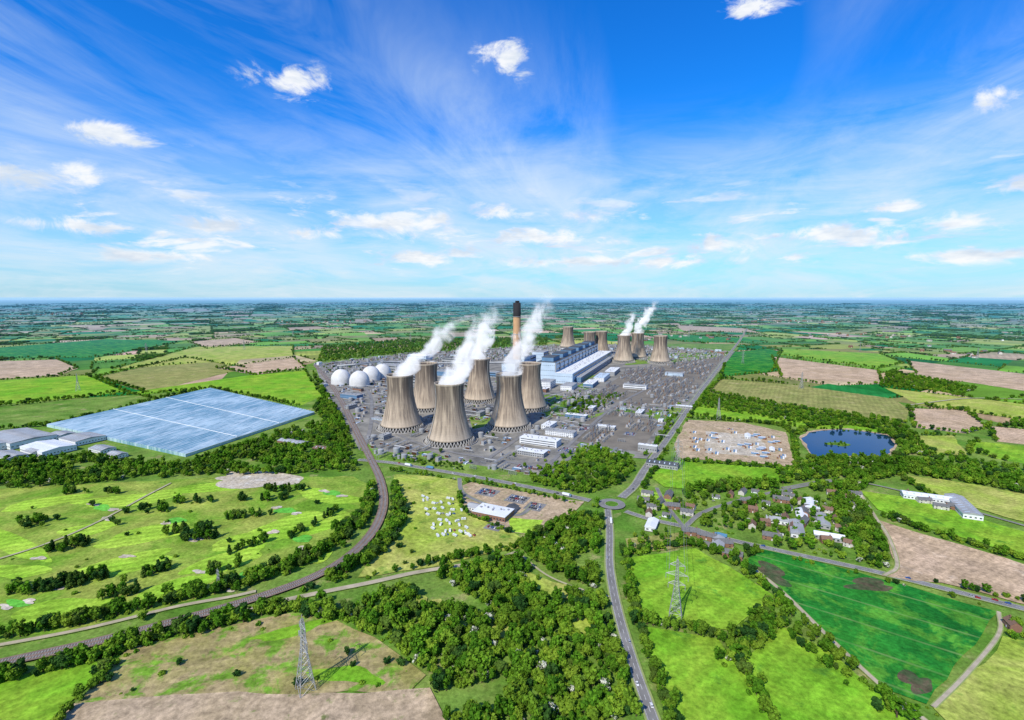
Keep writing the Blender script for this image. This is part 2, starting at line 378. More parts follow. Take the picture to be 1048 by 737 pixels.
road('country_lane',[(0,336),(100,334),(250,338),(330,345)],6,'track',False)
road('country_lane',[(756,350),(850,352),(1048,350),(1200,352)],6,'track',False)
road('country_lane',[(930,415),(1000,408),(1100,412)],5,'track',False)
# roundabout
rc=G(626,517); par=bpy.data.objects.new('roundabout',None); scene.collection.objects.link(par)
def disc(name,r0,r1,z,m,h=0):
    n=48; mb=MB(); vs=[];
    for r in (r0,r1):
        for i in range(n): a=i*2*math.pi/n; vs.append((r*math.cos(a),r*math.sin(a),0))
    if r0>0: mb.add(vs,[(i,n+i,n+(i+1)%n,(i+1)%n) for i in range(n)])
    else: mb.add(vs[n:],[tuple(range(n))])
    return obj(name,mb.mesh(name,[m]),(0,0,z),parent=par)
par.location=(rc[0],rc[1],0)
disc('carriageway',9,18,1.85,M['asphalt']); disc('island',0,9,1.95,GR); disc('kerb',8.8,9.3,2.,M['concrete'])
keepout.append((np.array([rc]),19))
# railway
rail=smoothpath(GP([(-120,708),(0,681),(130,651),(270,611),(340,582),(378,550),(392,520),(390,495),(381,474),(366,445),(350,412),(336,390),(322,374)]),5)
par=bpy.data.objects.new('railway',None); scene.collection.objects.link(par)
obj('ballast',strip('ballast',rail,12,2.1,M['ballast']),parent=par)
for off in (-3.2,-1.7,1.7,3.2): obj('rail',strip('rail',rail,.3,2.3,M['rail'],off),parent=par)
for o_ in (-2.45,2.45):
    slp=strip('sleepers',smoothpath(rail[::3],.9),2.8,2.18,M['concrete'],o_,dash=(2,1)); obj('sleepers',slp,parent=par)
keepout.append((rail,9))
# ------------------------------------------------------------------ trees
def leafmat(name,d,l,blossom=None):
    m,t,b,pos=newmat(name,.75,.15); t.nodes.remove(b)
    at=t.nodes.new('ShaderNodeAttribute'); at.attribute_name='tint'
    oi=t.nodes.new('ShaderNodeObjectInfo')
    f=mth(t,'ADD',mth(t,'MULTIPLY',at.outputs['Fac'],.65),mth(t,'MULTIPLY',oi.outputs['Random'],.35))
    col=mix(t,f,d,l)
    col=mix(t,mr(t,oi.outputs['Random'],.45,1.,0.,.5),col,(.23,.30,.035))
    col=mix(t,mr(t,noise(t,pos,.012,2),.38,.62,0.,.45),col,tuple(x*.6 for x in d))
    if blossom: col=mix(t,mr(t,at.outputs['Fac'],.4,.55),col,blossom)
    col=haze_tint(t,col,pos)
    b=t.nodes.new('ShaderNodeBsdfDiffuse'); t.links.new(col,b.inputs[0])
    tr=t.nodes.new('ShaderNodeBsdfTranslucent'); t.links.new(col,tr.inputs[0])
    ms=t.nodes.new('ShaderNodeMixShader'); ms.inputs[0].default_value=.25
    out=t.nodes['Material Output']; t.links.new(b.outputs[0],ms.inputs[1]); t.links.new(tr.outputs[0],ms.inputs[2]); t.links.new(ms.outputs[0],out.inputs[0])
    return m
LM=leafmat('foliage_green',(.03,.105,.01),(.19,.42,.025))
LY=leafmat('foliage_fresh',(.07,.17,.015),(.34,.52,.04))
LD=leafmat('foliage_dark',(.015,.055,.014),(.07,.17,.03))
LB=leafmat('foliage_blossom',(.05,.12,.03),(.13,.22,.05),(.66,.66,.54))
ico=bmesh.new(); bmesh.ops.create_icosphere(ico,subdivisions=1,radius=1); IV=np.array([v.co[:] for v in ico.verts]); IF=[[v.index for v in f.verts] for f in ico.faces]; ico.free()
def rdir():
    v=R.normal(0,1,3); return v/np.linalg.norm(v)
def tree_parts(V,Fc,Mi,T,ox,oy,h,cr,th,nc,nl,lf,kind='round'):
    def add(vs,fs,mi,ti):
        o=len(V); V.extend([tuple(p) for p in vs]); Fc.extend([tuple(i+o for i in f) for f in fs]); Mi.extend([mi]*len(fs)); T.extend([ti]*len(fs) if not isinstance(ti,list) else ti)
    n=5
    def limb(p,q,r1,r2):
        p=np.array(p,float);q=np.array(q,float);d=q-p; a=np.cross(d,[.3,1,.1]); a/=np.linalg.norm(a)+1e-9; b_=np.cross(d,a); b_/=np.linalg.norm(b_)+1e-9
        vs=[p+r1*(a*math.cos(k*2*math.pi/n)+b_*math.sin(k*2*math.pi/n)) for k in range(n)]+[q+r2*(a*math.cos(k*2*math.pi/n)+b_*math.sin(k*2*math.pi/n)) for k in range(n)]
        add(vs,[(i,(i+1)%n,n+(i+1)%n,n+i) for i in range(n)],1,0.)
    limb((ox,oy,-1),(ox,oy,th+h*.25),h*.035,h*.018)
    cz=th+(h-th)*.5
    cents=[]
    for i in range(nc):
        if kind=='cone':
            zz=th+(h-th)*(i+.5)/nc; rr=cr*(1-(i+.2)/nc)*.6; a=i*2.4
            c=np.array([ox+rr*math.cos(a),oy+rr*math.sin(a),zz]); rc_=cr*(.25+.45*(1-i/nc))
        else:
            d=rdir(); k=R.uniform(.25,1)**.5*.78
            c=np.array([ox+d[0]*cr*k,oy+d[1]*cr*k,cz+d[2]*(h-th)*.5*k]); rc_=cr*R.uniform(.26,.45)
        cents.append((c,rc_))
    for c,_ in cents[:3]: limb((ox,oy,th*.8),c,h*.016,h*.006)
    for c,rc_ in cents:
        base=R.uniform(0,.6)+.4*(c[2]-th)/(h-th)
        vs=[c+v*rc_*.72*R.uniform(.75,1.15) for v in IV]; add(vs,IF,0,max(0,base-.35))  # inner core tinted darker: occlusion inside the crown painted into the colour
        for k in range(nl):
            d=rdir(); p=c+d*rc_*R.uniform(.75,1.25); nn=d+rdir()*.55; nn/=np.linalg.norm(nn)
            a=np.cross(nn,rdir()); a/=np.linalg.norm(a)+1e-9; b_=np.cross(nn,a); s=lf*R.uniform(.6,1.3)
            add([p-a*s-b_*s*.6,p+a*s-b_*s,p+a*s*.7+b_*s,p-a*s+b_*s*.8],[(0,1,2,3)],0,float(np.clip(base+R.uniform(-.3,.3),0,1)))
def tree_mesh(name,leafm,specs):
    V,Fc,Mi,T=[],[],[],[]
    for s_ in specs: tree_parts(V,Fc,Mi,T,*s_)
    me=bpy.data.meshes.new(name); me.from_pydata(V,[],Fc); me.materials.append(leafm); me.materials.append(M['bark'])
    me.polygons.foreach_set('material_index',Mi); a=me.attributes.new('tint','FLOAT','FACE'); a.data.foreach_set('value',T); me.update(); return me
CT=bpy.data.collections.new('tree_species'); CC=bpy.data.collections.new('tree_groups')
protos=[('a_oak',LM,[(0,0,12,5.2,2.5,17,24,.7)]),('b_ash',LM,[(0,0,14,4.6,3,16,24,.65)]),('c_maple',LY,[(0,0,10,4.8,2,15,24,.65)]),('d_lime',LM,[(0,0,15,4.2,3,16,24,.65)]),
('e_pine',LD,[(0,0,14,3.6,2,13,26,.6,'cone')]),('f_hawthorn',LB,[(0,0,7,3.6,1,13,24,.5)]),('g_bush',LM,[(0,0,4.5,3.4,.3,10,22,.5)]),('h_bush',LY,[(0,0,3.6,3.,.2,9,22,.5)]),('i_darkoak',LD,[(0,0,12,5.4,2,17,24,.7)])]
TM={}
for n,lm,s_ in protos:
    TM[n[0]]=tree_mesh(n,lm,s_); CT.objects.link(bpy.data.objects.new(n,TM[n[0]]))
for k in range(3):
    sp_=[(R.uniform(-26,26),R.uniform(-7,7),R.uniform(8,14),R.uniform(4,6),1.5,5,9,1.3) for _ in range(10)]
    CC.objects.link(bpy.data.objects.new('clump_%d'%k,tree_mesh('clump_%d'%k,[LM,LD,LM][k],sp_)))
def gn_group(coll):
    g=bpy.data.node_groups.new('scatter_'+coll.name,'GeometryNodeTree')
    g.interface.new_socket('Geometry',in_out='INPUT',socket_type='NodeSocketGeometry'); g.interface.new_socket('Geometry',in_out='OUTPUT',socket_type='NodeSocketGeometry')
    i=g.nodes.new('NodeGroupInput');o=g.nodes.new('NodeGroupOutput');ip=g.nodes.new('GeometryNodeInstanceOnPoints'); ci=g.nodes.new('GeometryNodeCollectionInfo')
    ci.inputs['Collection'].default_value=coll; ci.inputs['Separate Children'].default_value=True; ci.inputs['Reset Children'].default_value=True
    ip.inputs['Pick Instance'].default_value=True
    def na(nm,ty):
        n=g.nodes.new('GeometryNodeInputNamedAttribute'); n.data_type=ty; n.inputs['Name'].default_value=nm; return n.outputs['Attribute']
    L=g.links.new
    L(i.outputs[0],ip.inputs['Points']); L(ci.outputs[0],ip.inputs['Instance']); L(na('idx','INT'),ip.inputs['Instance Index'])
    L(na('rot','FLOAT_VECTOR'),ip.inputs['Rotation']); L(na('scl','FLOAT_VECTOR'),ip.inputs['Scale']); L(ip.outputs[0],o.inputs[0])
    return g
GT=gn_group(CT); GCc=gn_group(CC)
def scatter(name,P,idx,scl,rot=None,grp=None,z=0):
    n=len(P)
    if n==0: return
    me=bpy.data.meshes.new(name); me.vertices.add(n)
    co_=np.zeros((n,3)); co_[:,:2]=P; co_[:,2]=z; me.vertices.foreach_set('co',co_.ravel())
    a=me.attributes.new('idx','INT','POINT'); a.data.foreach_set('value',np.array(idx,int))
    rr=np.zeros((n,3)); rr[:,2]=R.uniform(0,6.28,n) if rot is None else rot
    a=me.attributes.new('rot','FLOAT_VECTOR','POINT'); a.data.foreach_set('vector',rr.ravel())
    s_=np.array(scl)
    if s_.ndim==1: s_=np.stack([s_*R.uniform(.85,1.2,n),s_*R.uniform(.85,1.2,n),s_*R.uniform(.85,1.15,n)],1)
    a=me.attributes.new('scl','FLOAT_VECTOR','POINT'); a.data.foreach_set('vector',s_.ravel()); me.update()
    o=obj(name,me); md=o.modifiers.new('scatter','NODES'); md.node_group=grp or GT; return o
KO=[]
def refresh():
    KO.clear()
    for p,r in keepout: KO.append((np.asarray(p)[::2] if len(p)>4 else np.asarray(p),r))
def clear(P):
    k=np.ones(len(P),bool)
    for p,r in KO:
        bb=(P[:,0]>p[:,0].min()-r)&(P[:,0]<p[:,0].max()+r)&(P[:,1]>p[:,1].min()-r)&(P[:,1]<p[:,1].max()+r)&k
        ii=np.where(bb)[0]
        if len(ii)==0: continue
        for c in range(0,len(ii),4000):
            j=ii[c:c+4000]; d=((P[j][:,None,:]-p[None])**2).sum(2).min(1); k[j]&=d>(r+4 if len(p)>4 else r)**2
    return k
def view(P,m=250): return (P[:,1]>180)&(np.abs(P[:,0])<1.12*P[:,1]+m)
def fill(poly,sp_,world=False):
    W=np.array(poly if world else GP(poly)); A=area(W); n=int(A/sp_**2)
    if n<1: return np.zeros((0,2))
    mn,mx=W.min(0),W.max(0); gx=np.arange(mn[0],mx[0],sp_); gy=np.arange(mn[1],mx[1],sp_)
    X,Y=np.meshgrid(gx,gy); P=np.stack([X.ravel(),Y.ravel()],1)+R.uniform(-.48,.48,(X.size,2))*sp_
    P=P[inpoly(P,W.tolist())]; P=P[view(P)] if len(P) else P
    return P[clear(P)] if len(P) else P
MIX=[0,1,2,3,8,6,7,5]
def wood(name,poly,sp_=7,probs=(.25,.17,.2,.1,.08,.1,.08,.02),s=(.55,1.15),gap=0):
    P=fill(poly,sp_)
    if gap:
        v=np.sin(P[:,0]*.045+np.sin(P[:,1]*.03)*2)+np.sin(P[:,1]*.055+P[:,0]*.02); P=P[v>-1.6+gap]
    for c in CLR:
        if len(P): P=P[~inpoly(P,c)|(R.uniform(0,1,len(P))<.1)]
    p=np.array(probs);p=p/p.sum()
    scatter(name,P,R.choice(MIX,len(P),p=p),s[0]+(s[1]-s[0])*R.uniform(0,1,len(P))**1.4)
def hedge(name,path,w=4,step=4,s=(.45,.9),probs=(.2,.12,.2,.05,.14,.2,.1,.012),world=False,bend=True,frac=.93):
    pp=smoothpath(path if world else GP(path),step); n=len(pp)
    k=max(1,int(round(w/4))); P=np.repeat(pp,k,0)+R.normal(0,1,(n*k,2))*[w/3,w/3]
    P=P[R.uniform(0,1,len(P))<frac]; P=P[view(P)]; P=P[clear(P)]; p=np.array(probs);p=p/p.sum()
    scatter(name,P,R.choice(MIX,len(P),p=p),R.uniform(*s,len(P)))
refresh()
TW=[(411,444,1),(437,423,0),(461,459,1),(491,414,1),(521,443,1),(542,423,0)]
TB=[(581,357,0),(603,366,0),(615,365,0),(638,372,1),(652,368,1),(675,373,0)]
tpos=[]
for u,v,p in TW+TB:
    x,y=G(u,v); y+=46; x*= (y/(y-46)); tpos.append((x,y,p))
# ---- near woods
WP=(.25,.15,.28,.07,.08,.08,.09,.07)
wood('woodland',[(352,628),(430,594),(520,569),(545,552),(585,532),(603,524),(616,534),(617,580),(624,630),(642,690),(655,740),(690,830),(470,830),(455,737),(440,695),(400,662),(345,634)],5.6,probs=WP,gap=.22,s=(.45,1.3))
wood('woodland',[(-60,478),(90,468),(150,476),(196,474),(250,456),(322,434),(340,432),(362,470),(368,482),(300,486),(200,487),(120,494),(-60,506)],9,s=(.7,1.3),gap=.25)
wood('woodland',[(318,378),(330,395),(345,420),(356,440),(362,462),(335,440),(322,420),(330,404)],9,s=(.8,1.3))
hedge('railway_trees',[(-60,672),(60,645),(160,622),(250,598),(320,572),(356,545),(378,520),(384,495)],16,3.4,s=(.55,1.2))
hedge('railway_trees',[(400,500),(408,530),(392,560),(350,588),(300,603)],14,3.4,s=(.55,1.2))
hedge('railway_trees',[(-60,712),(60,684),(130,664),(200,646),(300,624),(345,632)],12,3.4,s=(.5,1.2))
hedge('hedgerow',[(124,672),(96,700),(62,737),(30,780)],8,4)
hedge('hedgerow',[(370,596),(430,582),(480,570),(530,560),(560,545),(590,528)],8,4,s=(.5,1))
hedge('hedgerow',[(400,482),(500,497),(590,516)],5,5,s=(.4,.8))
hedge('hedgerow',[(472,500),(474,522),(520,546)],4,5)
wood('woodland',[(540,494),(575,470),(600,460),(640,468),(652,480),(630,500),(600,508),(565,500)],8,s=(.6,1.2))
wood('copse',[(605,520),(614,510),(618,526),(612,534)],8,s=(.4,.8),gap=.4)
wood('copse',[(400,466),(470,476),(474,482),(400,474)],9,s=(.4,.7))
wood('copse',[(586,408),(640,404),(600,425),(580,430)],12,s=(.6,1.))
wood('copse',[(560,472),(590,462),(575,486),(530,482)],10,s=(.4,.8),gap=.4)
for p in [[(630,560),(645,568),(715,560),(790,606),(798,618)],[(640,568),(646,600),(652,638),(670,690),(690,740)],[(650,636),(700,645),(746,652),(790,625),(800,612)],[(746,655),(760,690),(790,737),(810,770)],[(742,680),(770,660),(798,638)],[(802,612),(846,658),(900,710),(945,745)],[(870,680),(930,737)],[(752,575),(782,560)]]:
    hedge('hedgerow',p,8,4,s=(.4,1.05),frac=.9)
for p in [[(1020,652),(985,690),(950,727)],[(950,727),(1000,770)]]: hedge('hedgerow',p,3,5,s=(.3,.6),frac=.6)
wood('copse',[(795,610),(815,618),(850,660),(905,706),(940,740),(910,740),(850,690),(800,650),(750,684),(742,668)],8,s=(.4,1.1),gap=.3)
wood('copse',[(655,545),(700,545),(716,556),(700,562),(650,566),(634,560)],12,s=(.5,.9),gap=.4)
wood('village_trees',[(650,518),(700,510),(790,505),(850,512),(880,545),(900,582),(860,578),(780,556),(720,545),(660,530)],10,s=(.45,1.1),gap=.15)
wood('woodland',[(800,482),(850,470),(920,469),(960,478),(1120,505),(1120,520),(1000,497),(925,486),(890,496),(880,505),(840,505),(815,500),(700,508),(700,500),(790,492)],8,s=(.7,1.25))
wood('woodland',[(850,508),(880,505),(900,530),(912,552),(920,580),(905,590),(880,578),(860,540)],8,s=(.7,1.2))
hedge('lakeside_trees',[(814,470),(822,470),(870,475),(915,472),(927,457),(905,442),(868,435),(832,437),(814,445),(806,440)],9,5,s=(.5,1.))
wood('island_trees',ISL,8,s=(.3,.5))
wood('woodland',[(930,470),(990,470),(1048,478),(1120,486),(1120,500),(1048,492),(980,482)],11,s=(.7,1.2),gap=.2)
wood('woodland',[(720,402),(830,420),(925,433),(932,440),(820,434),(702,414)],10,s=(.6,1.1))
wood('woodland',[(910,380),(1000,398),(990,404),(900,396)],11,s=(.7,1.2))
wood('woodland',[(905,440),(930,440),(960,470),(925,466)],11,s=(.7,1.2))
hedge('hedgerow',[(690,425),(672,455),(660,475)],8,5); hedge('roadside_trees',[(725,402),(700,430),(676,470),(656,500)],8,6,s=(.5,1.))
hedge('hedgerow',[(690,472),(745,476),(814,482)],8,5); hedge('hedgerow',[(704,428),(790,435),(810,446),(816,478)],6,5)
hedge('hedgerow',[(920,486),(960,512),(1048,540),(1110,556)],8,5); hedge('hedgerow',[(900,528),(960,548),(1120,596)],8,4,s=(.5,1.)); hedge('hedgerow',[(800,560),(870,578),(1000,606),(1100,630)],5,5,s=(.4,.8),frac=.7)
hedge('hedgerow',[(800,570),(870,588),(1000,618),(1020,628)],3,6,s=(.3,.6),frac=.5)
hedge('hedgerow',[(1030,650),(1100,668)],5,4)
wood('copse',[(1018,630),(1048,640),(1048,655),(1022,650)],10,s=(.5,1.))
wood('woodland',[(330,355),(420,348),(560,346),(560,353),(420,362),(325,371)],16,s=(.8,1.3),gap=.3)
for poly,n in [([(132,664),(300,628),(345,636),(436,692),(420,708),(100,716)],22),([(0,520),(360,490),(380,520),(300,580),(0,650)],45),([(404,490),(470,494),(530,560),(380,585)],16)]:
    P=fill(poly,10); P=P[R.permutation(len(P))[:n]]; scatter('scattered_shrubs',P,R.choice([6,7,8],len(P)),R.uniform(.3,.8,len(P)))
for PPl,hd in allf:
    if hd: 
        P=[tuple(p) for p in PPl]+[tuple(PPl[0])]
        pts=[]
        for i in range(len(P)-1):
            a=np.array(P[i]);b_=np.array(P[i+1]);L=np.linalg.norm(b_-a); d=a[1]; st=7 if d<1800 else 13
            n=int(L/st)
            if R.uniform()<.8 and n: pts.append(a+(b_-a)*np.linspace(0,1,n)[:,None]+R.normal(0,2,(n,2)))
        pts=np.concatenate(pts) if pts else np.zeros((0,2)); pts=pts[view(pts)]; pts=pts[clear(pts)]
        scatter('hedgerow',pts,R.choice([0,1,2,6,8],len(pts)),R.uniform(.4,1.1,len(pts)))
# golf trees: individually named, planted in belts between the fairways
golf=[(85,596,26,4,-.15,34),(50,604,14,3,0,14),(190,545,24,2.5,-.1,26),(205,552,18,2,-.1,16),(250,530,18,2,-.1,18),(300,549,12,2,-.4,9),(35,537,14,3,-.2,14),(150,524,24,2,-.1,16),(270,512,26,1.5,0,18),(334,530,16,2,-.6,9),(125,610,22,2.5,-.2,12),(230,600,14,2,-.2,8),(70,560,22,3,-.2,20),(20,607,12,4,0,12),(290,502,20,1.5,0,12),(95,505,28,1.5,0,16),(200,514,22,1.5,0,14),(150,590,24,1.5,-.3,12),(230,584,20,1.5,-.3,12),(250,562,22,1.5,-.3,12),(350,545,8,3,-.8,8)]
for u,v,ru,rv,rt,n in golf:
    for i in range(n):
        dx=R.uniform(-1,1)*ru; dy=R.normal(0,rv*.6); x,y=G(u+dx*math.cos(rt)-dy*math.sin(rt),v+dx*math.sin(rt)+dy*math.cos(rt)); sp_=R.choice(list('abdieei'))
        obj({'a':'oak_tree','b':'ash_tree','d':'lime_tree','i':'oak_tree','e':'pine_tree'}[sp_],TM[sp_],(x,y,0),R.uniform(0,6),sc=R.uniform(.5,1.05))
# ---- farmland hedges and far woods
exz=[GP(ZONE)]+[p for p,h in allf[1:23]]
pn,pf,rf,sf=[],[],[],[]
for a,b_ in segs:
    L=np.linalg.norm(b_-a); 
    if L<5: continue
    n=max(1,int(L/220)); 
    for i in range(n):
        p=a+(b_-a)*i/n; q=a+(b_-a)*(i+1)/n; c=(p+q)/2
        if c[1]<500 or abs(c[0])>1.1*c[1]+500: continue
        r=math.hypot(*c)
        if r>22000 or R.uniform()<.36: continue
        ang=math.atan2(*(q-p)[::-1]); l=np.linalg.norm(q-p)
        if r<3000:
            k=int(l/9); P=p+(q-p)*np.linspace(0,1,k)[:,None]+R.normal(0,1.5,(k,2)); pn.append(P)
        else:
            sp_=42 if r<8000 else 70
            k=max(1,int(l/sp_)); P=p+(q-p)*((np.arange(k)+.5)/k)[:,None]; keep=R.uniform(0,1,k)<.65
            pf.append(P[keep]); rf+= [ang+(3.14 if R.uniform()<.5 else 0)]*int(keep.sum()); sf+=list(R.uniform(.6,1.1,int(keep.sum()))*(1 if r<8000 else 1.3))
pn=np.concatenate(pn); ok=~inpoly(pn,exz[0])
for e in exz[1:]: ok&=~inpoly(pn,e)
pn=pn[ok]; pn=pn[view(pn)]; pn=pn[clear(pn)]
scatter('hedgerow',pn,R.choice([0,1,2,6,6,7,8],len(pn)),R.uniform(.4,1.,len(pn)))
pf=np.concatenate(pf); rf=np.array(rf); sf=np.array(sf)
ok=~inpoly(pf,exz[0])&view(pf)
for e in exz[1:]: ok&=~inpoly(pf,e)
scatter('distant_hedgerow',pf[ok],R.randint(0,3,ok.sum()),np.stack([sf[ok],sf[ok],sf[ok]*.8],1),rot=rf[ok],grp=GCc)
wp=[]
for po in woods:
    c=np.mean(po,axis=0); r=math.hypot(*c)
    if r>25000 or abs(c[0])>1.15*c[1]+400 or c[1]<400: continue
    P=fill(po,max(24,.008*r),True)
    if len(P): wp.append(P)
wp=np.concatenate(wp); ok=~inpoly(wp,exz[0])
for e in exz[1:]: ok&=~inpoly(wp,e)
wp=wp[ok]; rr=np.hypot(wp[:,0],wp[:,1]); sc_=np.clip(rr/6000,.8,2.2)
scatter('distant_woodland',wp,R.randint(0,3,len(wp)),np.stack([sc_,sc_*1.3,np.clip(sc_,.9,1.5)],1),grp=GCc)
# ------------------------------------------------------------------ cooling towers
m,t,b,_=newmat('weathered_concrete',.9,.1)
tc=t.nodes.new('ShaderNodeTexCoord'); s=sep(t,tc.outputs['Object']); oi=t.nodes.new('ShaderNodeObjectInfo')
an_=mth(t,'ARCTAN2',s[1],s[0]); ca_=mth(t,'COSINE',an_); sa_=mth(t,'SINE',an_); off=mth(t,'MULTIPLY',oi.outputs['Random'],90)
v1=comb(t,mth(t,'MULTIPLY',ca_,3.2),mth(t,'MULTIPLY',sa_,3.2),mth(t,'ADD',mth(t,'MULTIPLY',s[2],.02),off))
v2=comb(t,mth(t,'MULTIPLY',ca_,10),mth(t,'MULTIPLY',sa_,10),mth(t,'ADD',mth(t,'MULTIPLY',s[2],.022),off))
col=mix(t,mr(t,noise(t,v1,1,5,.6),.38,.62),(.50,.40,.29),(.31,.245,.18))
col=mix(t,mr(t,noise(t,v2,1,5,.7),.46,.62,0,.8),col,(.145,.118,.095))
top=mr(t,s[2],30,95,0,.9,True); col=mix(t,mth(t,'MULTIPLY',top,mr(t,noise(t,v2,.6,4),.36,.56)),col,(.12,.095,.078))
low=mr(t,s[2],9,34,.5,0,True); col=mix(t,low,col,(.58,.48,.36))
rim=mr(t,s[2],111.5,112,0,.5); col=mix(t,rim,col,(.5,.43,.34))
bd=mr(t,mth(t,'SINE',mth(t,'MULTIPLY',s[2],2.1)),-.6,.2,.94,1.0); col=mix(t,1.,col,comb(t,bd,bd,bd),'MULTIPLY')
t.links.new(col,b.inputs['Base Color']); M['tower']=m
def tower_meshes():
    n=96; zs=np.linspace(9,115,40); rad=lambda z:26.5*math.sqrt(1+((z-90)/63.5)**2)
    mb=MB(); rings=[(rad(z)+(.5 if i<1 or i>38 else 0),z) for i,z in enumerate(zs)]+[(rad(z)-1.2,z) for z in zs[::-1]]
    vs=[(r*math.cos(i*2*math.pi/n),r*math.sin(i*2*math.pi/n),z) for r,z in rings for i in range(n)]
    k=len(rings); fs=[(j*n+i,j*n+(i+1)%n,((j+1)%k)*n+(i+1)%n,((j+1)%k)*n+i) for j in range(k) for i in range(n)]
    mb.add(vs,fs); shell=mb.mesh('shell',[M['tower']],True)
    mb=MB()
    for i in range(44):
        a=i*2*math.pi/44; 
        for da in (-1,1):
            a2=a+da*math.pi/44
            mb.beam((49*math.cos(a),49*math.sin(a),0),(45.*math.cos(a2),45.*math.sin(a2),9.4),1.1)
    legs=mb.mesh('raking_columns',[M['concrete']])
    mb=MB(); mb.cyl(0,0,0,9,41,41,48); mb.cyl(0,0,9,4,40,40,48); fillm=mb.mesh('cooling_packs',[M['black']])
    mb=MB()
    nn=64; vs=[]
    for r,z in ((53,0),(53,1.8),(52,1.8),(52,0)): vs+=[(r*math.cos(i*2*math.pi/nn),r*math.sin(i*2*math.pi/nn),z) for i in range(nn)]
    mb.add(vs,[(j*nn+i,j*nn+(i+1)%nn,(j+1)*nn+(i+1)%nn,(j+1)*nn+i) for j in range(3) for i in range(nn)])
    basin=mb.mesh('basin_wall',[M['concrete']])
    mb=MB()
    for j in range(28): mb.beam((rad(9+j*3.8)*1.0+.9,0,9+j*3.8),(rad(9+(j+1)*3.8)+.9 if j<27 else 29.4,0,9+(j+1)*3.8),.9)
    ladder=mb.mesh('ladder',[M['steel']])
    return [('shell',shell),('raking_columns',legs),('cooling_packs',fillm),('basin_wall',basin),('ladder',ladder)]
tms=tower_meshes()
for x,y,p in tpos:
    e=obj('cooling_tower',None,(x,y,.95),R.uniform(0,6))
    for n,me in tms: obj(n,me,parent=e)
# ------------------------------------------------------------------ steam
def plume(x,y,kx,ky,HH,seed,r0=26,g=.1,dens=.065,wisp=0.):
    n=20; mb=MB(); K=10; vs=[]
    for j in range(K+1):
        z=HH*j/K; Rr=(r0+g*z)*1.0+(8 if j>1 else 0) if j>0 else 24
        vs+=[(kx*z+Rr*math.cos(i*2*math.pi/n),ky*z+Rr*math.sin(i*2*math.pi/n),z) for i in range(n)]
    mb.add(vs,[(j*n+i,j*n+(i+1)%n,(j+1)*n+(i+1)%n,(j+1)*n+i) for j in range(K) for i in range(n)]+[tuple(range(n-1,-1,-1)),tuple(range(K*n,K*n+n))])
    m=bpy.data.materials.new('steam'); m.use_nodes=True; t=m.node_tree; t.nodes.remove(t.nodes['Principled BSDF'])
    tc=t.nodes.new('ShaderNodeTexCoord'); P=tc.outputs['Object']; s=sep(t,P)
    h=mth(t,'DIVIDE',s[2],HH)
    wob=noise(t,comb(t,seed*3.1,0,mth(t,'MULTIPLY',s[2],.018)),1,2); wob=mth(t,'MULTIPLY',mth(t,'MULTIPLY',mth(t,'SUBTRACT',wob,.5),60),mr(t,h,0,.3))
    qx=mth(t,'ADD',mth(t,'SUBTRACT',s[0],mth(t,'MULTIPLY',s[2],kx)),wob); qy=mth(t,'SUBTRACT',s[1],mth(t,'MULTIPLY',s[2],ky))
    r=mth(t,'SQRT',mth(t,'ADD',mth(t,'MULTIPLY',qx,qx),mth(t,'MULTIPLY',qy,qy)))
    d=mth(t,'DIVIDE',r,mth(t,'ADD',mth(t,'MULTIPLY',s[2],g),r0))
    nz=noise(t,comb(t,mth(t,'ADD',s[0],seed*37.),s[1],mth(t,'MULTIPLY',s[2],.85)),.032,4,.62,.6)
    f=mth(t,'ADD',mth(t,'MULTIPLY',nz,3.8),mth(t,'MULTIPLY',mth(t,'SUBTRACT',1,d),1.2)); f=mth(t,'SUBTRACT',f,mth(t,'MULTIPLY',h,.62+wisp))
    f=mr(t,f,1.98,2.5,0,1,True); f=mth(t,'MULTIPLY',f,mr(t,h,.7,1.,1,0,True)); f=mth(t,'MULTIPLY',f,mr(t,d,.85,1.1,1,0,True))
    f=mth(t,'MULTIPLY',f,mr(t,h,0,1.,1.,.45))
    dn=mth(t,'MULTIPLY',f,dens)
    pv=t.nodes.new('ShaderNodeVolumePrincipled'); t.links.new(dn,pv.inputs['Density']); pv.inputs['Color'].default_value=(1,1,1,1); pv.inputs['Anisotropy'].default_value=-.3
    pv.inputs['Emission Color'].default_value=(.95,.97,1,1); t.links.new(mth(t,'MULTIPLY',dn,.44),pv.inputs['Emission Strength'])  # steam given a glow of its own in place of multiply scattered light
    t.links.new(pv.outputs[0],t.nodes['Material Output'].inputs['Volume'])
    m.cycles.volume_step_rate=.6
    obj('steam_plume',mb.mesh('steam_plume',[m]),(x,y,109))
pl=[(0,1.0,.3,135,1,0),(2,.55,.3,165,2,0),(3,.12,.2,120,3,.25),(4,.50,.2,180,4,0),(9,.35,.1,110,5,0),(10,.5,.1,160,6,0)]
for i,kx,ky,HH,sd,wsp in pl: plume(tpos[i][0],tpos[i][1],kx,ky,HH,sd,wisp=wsp)
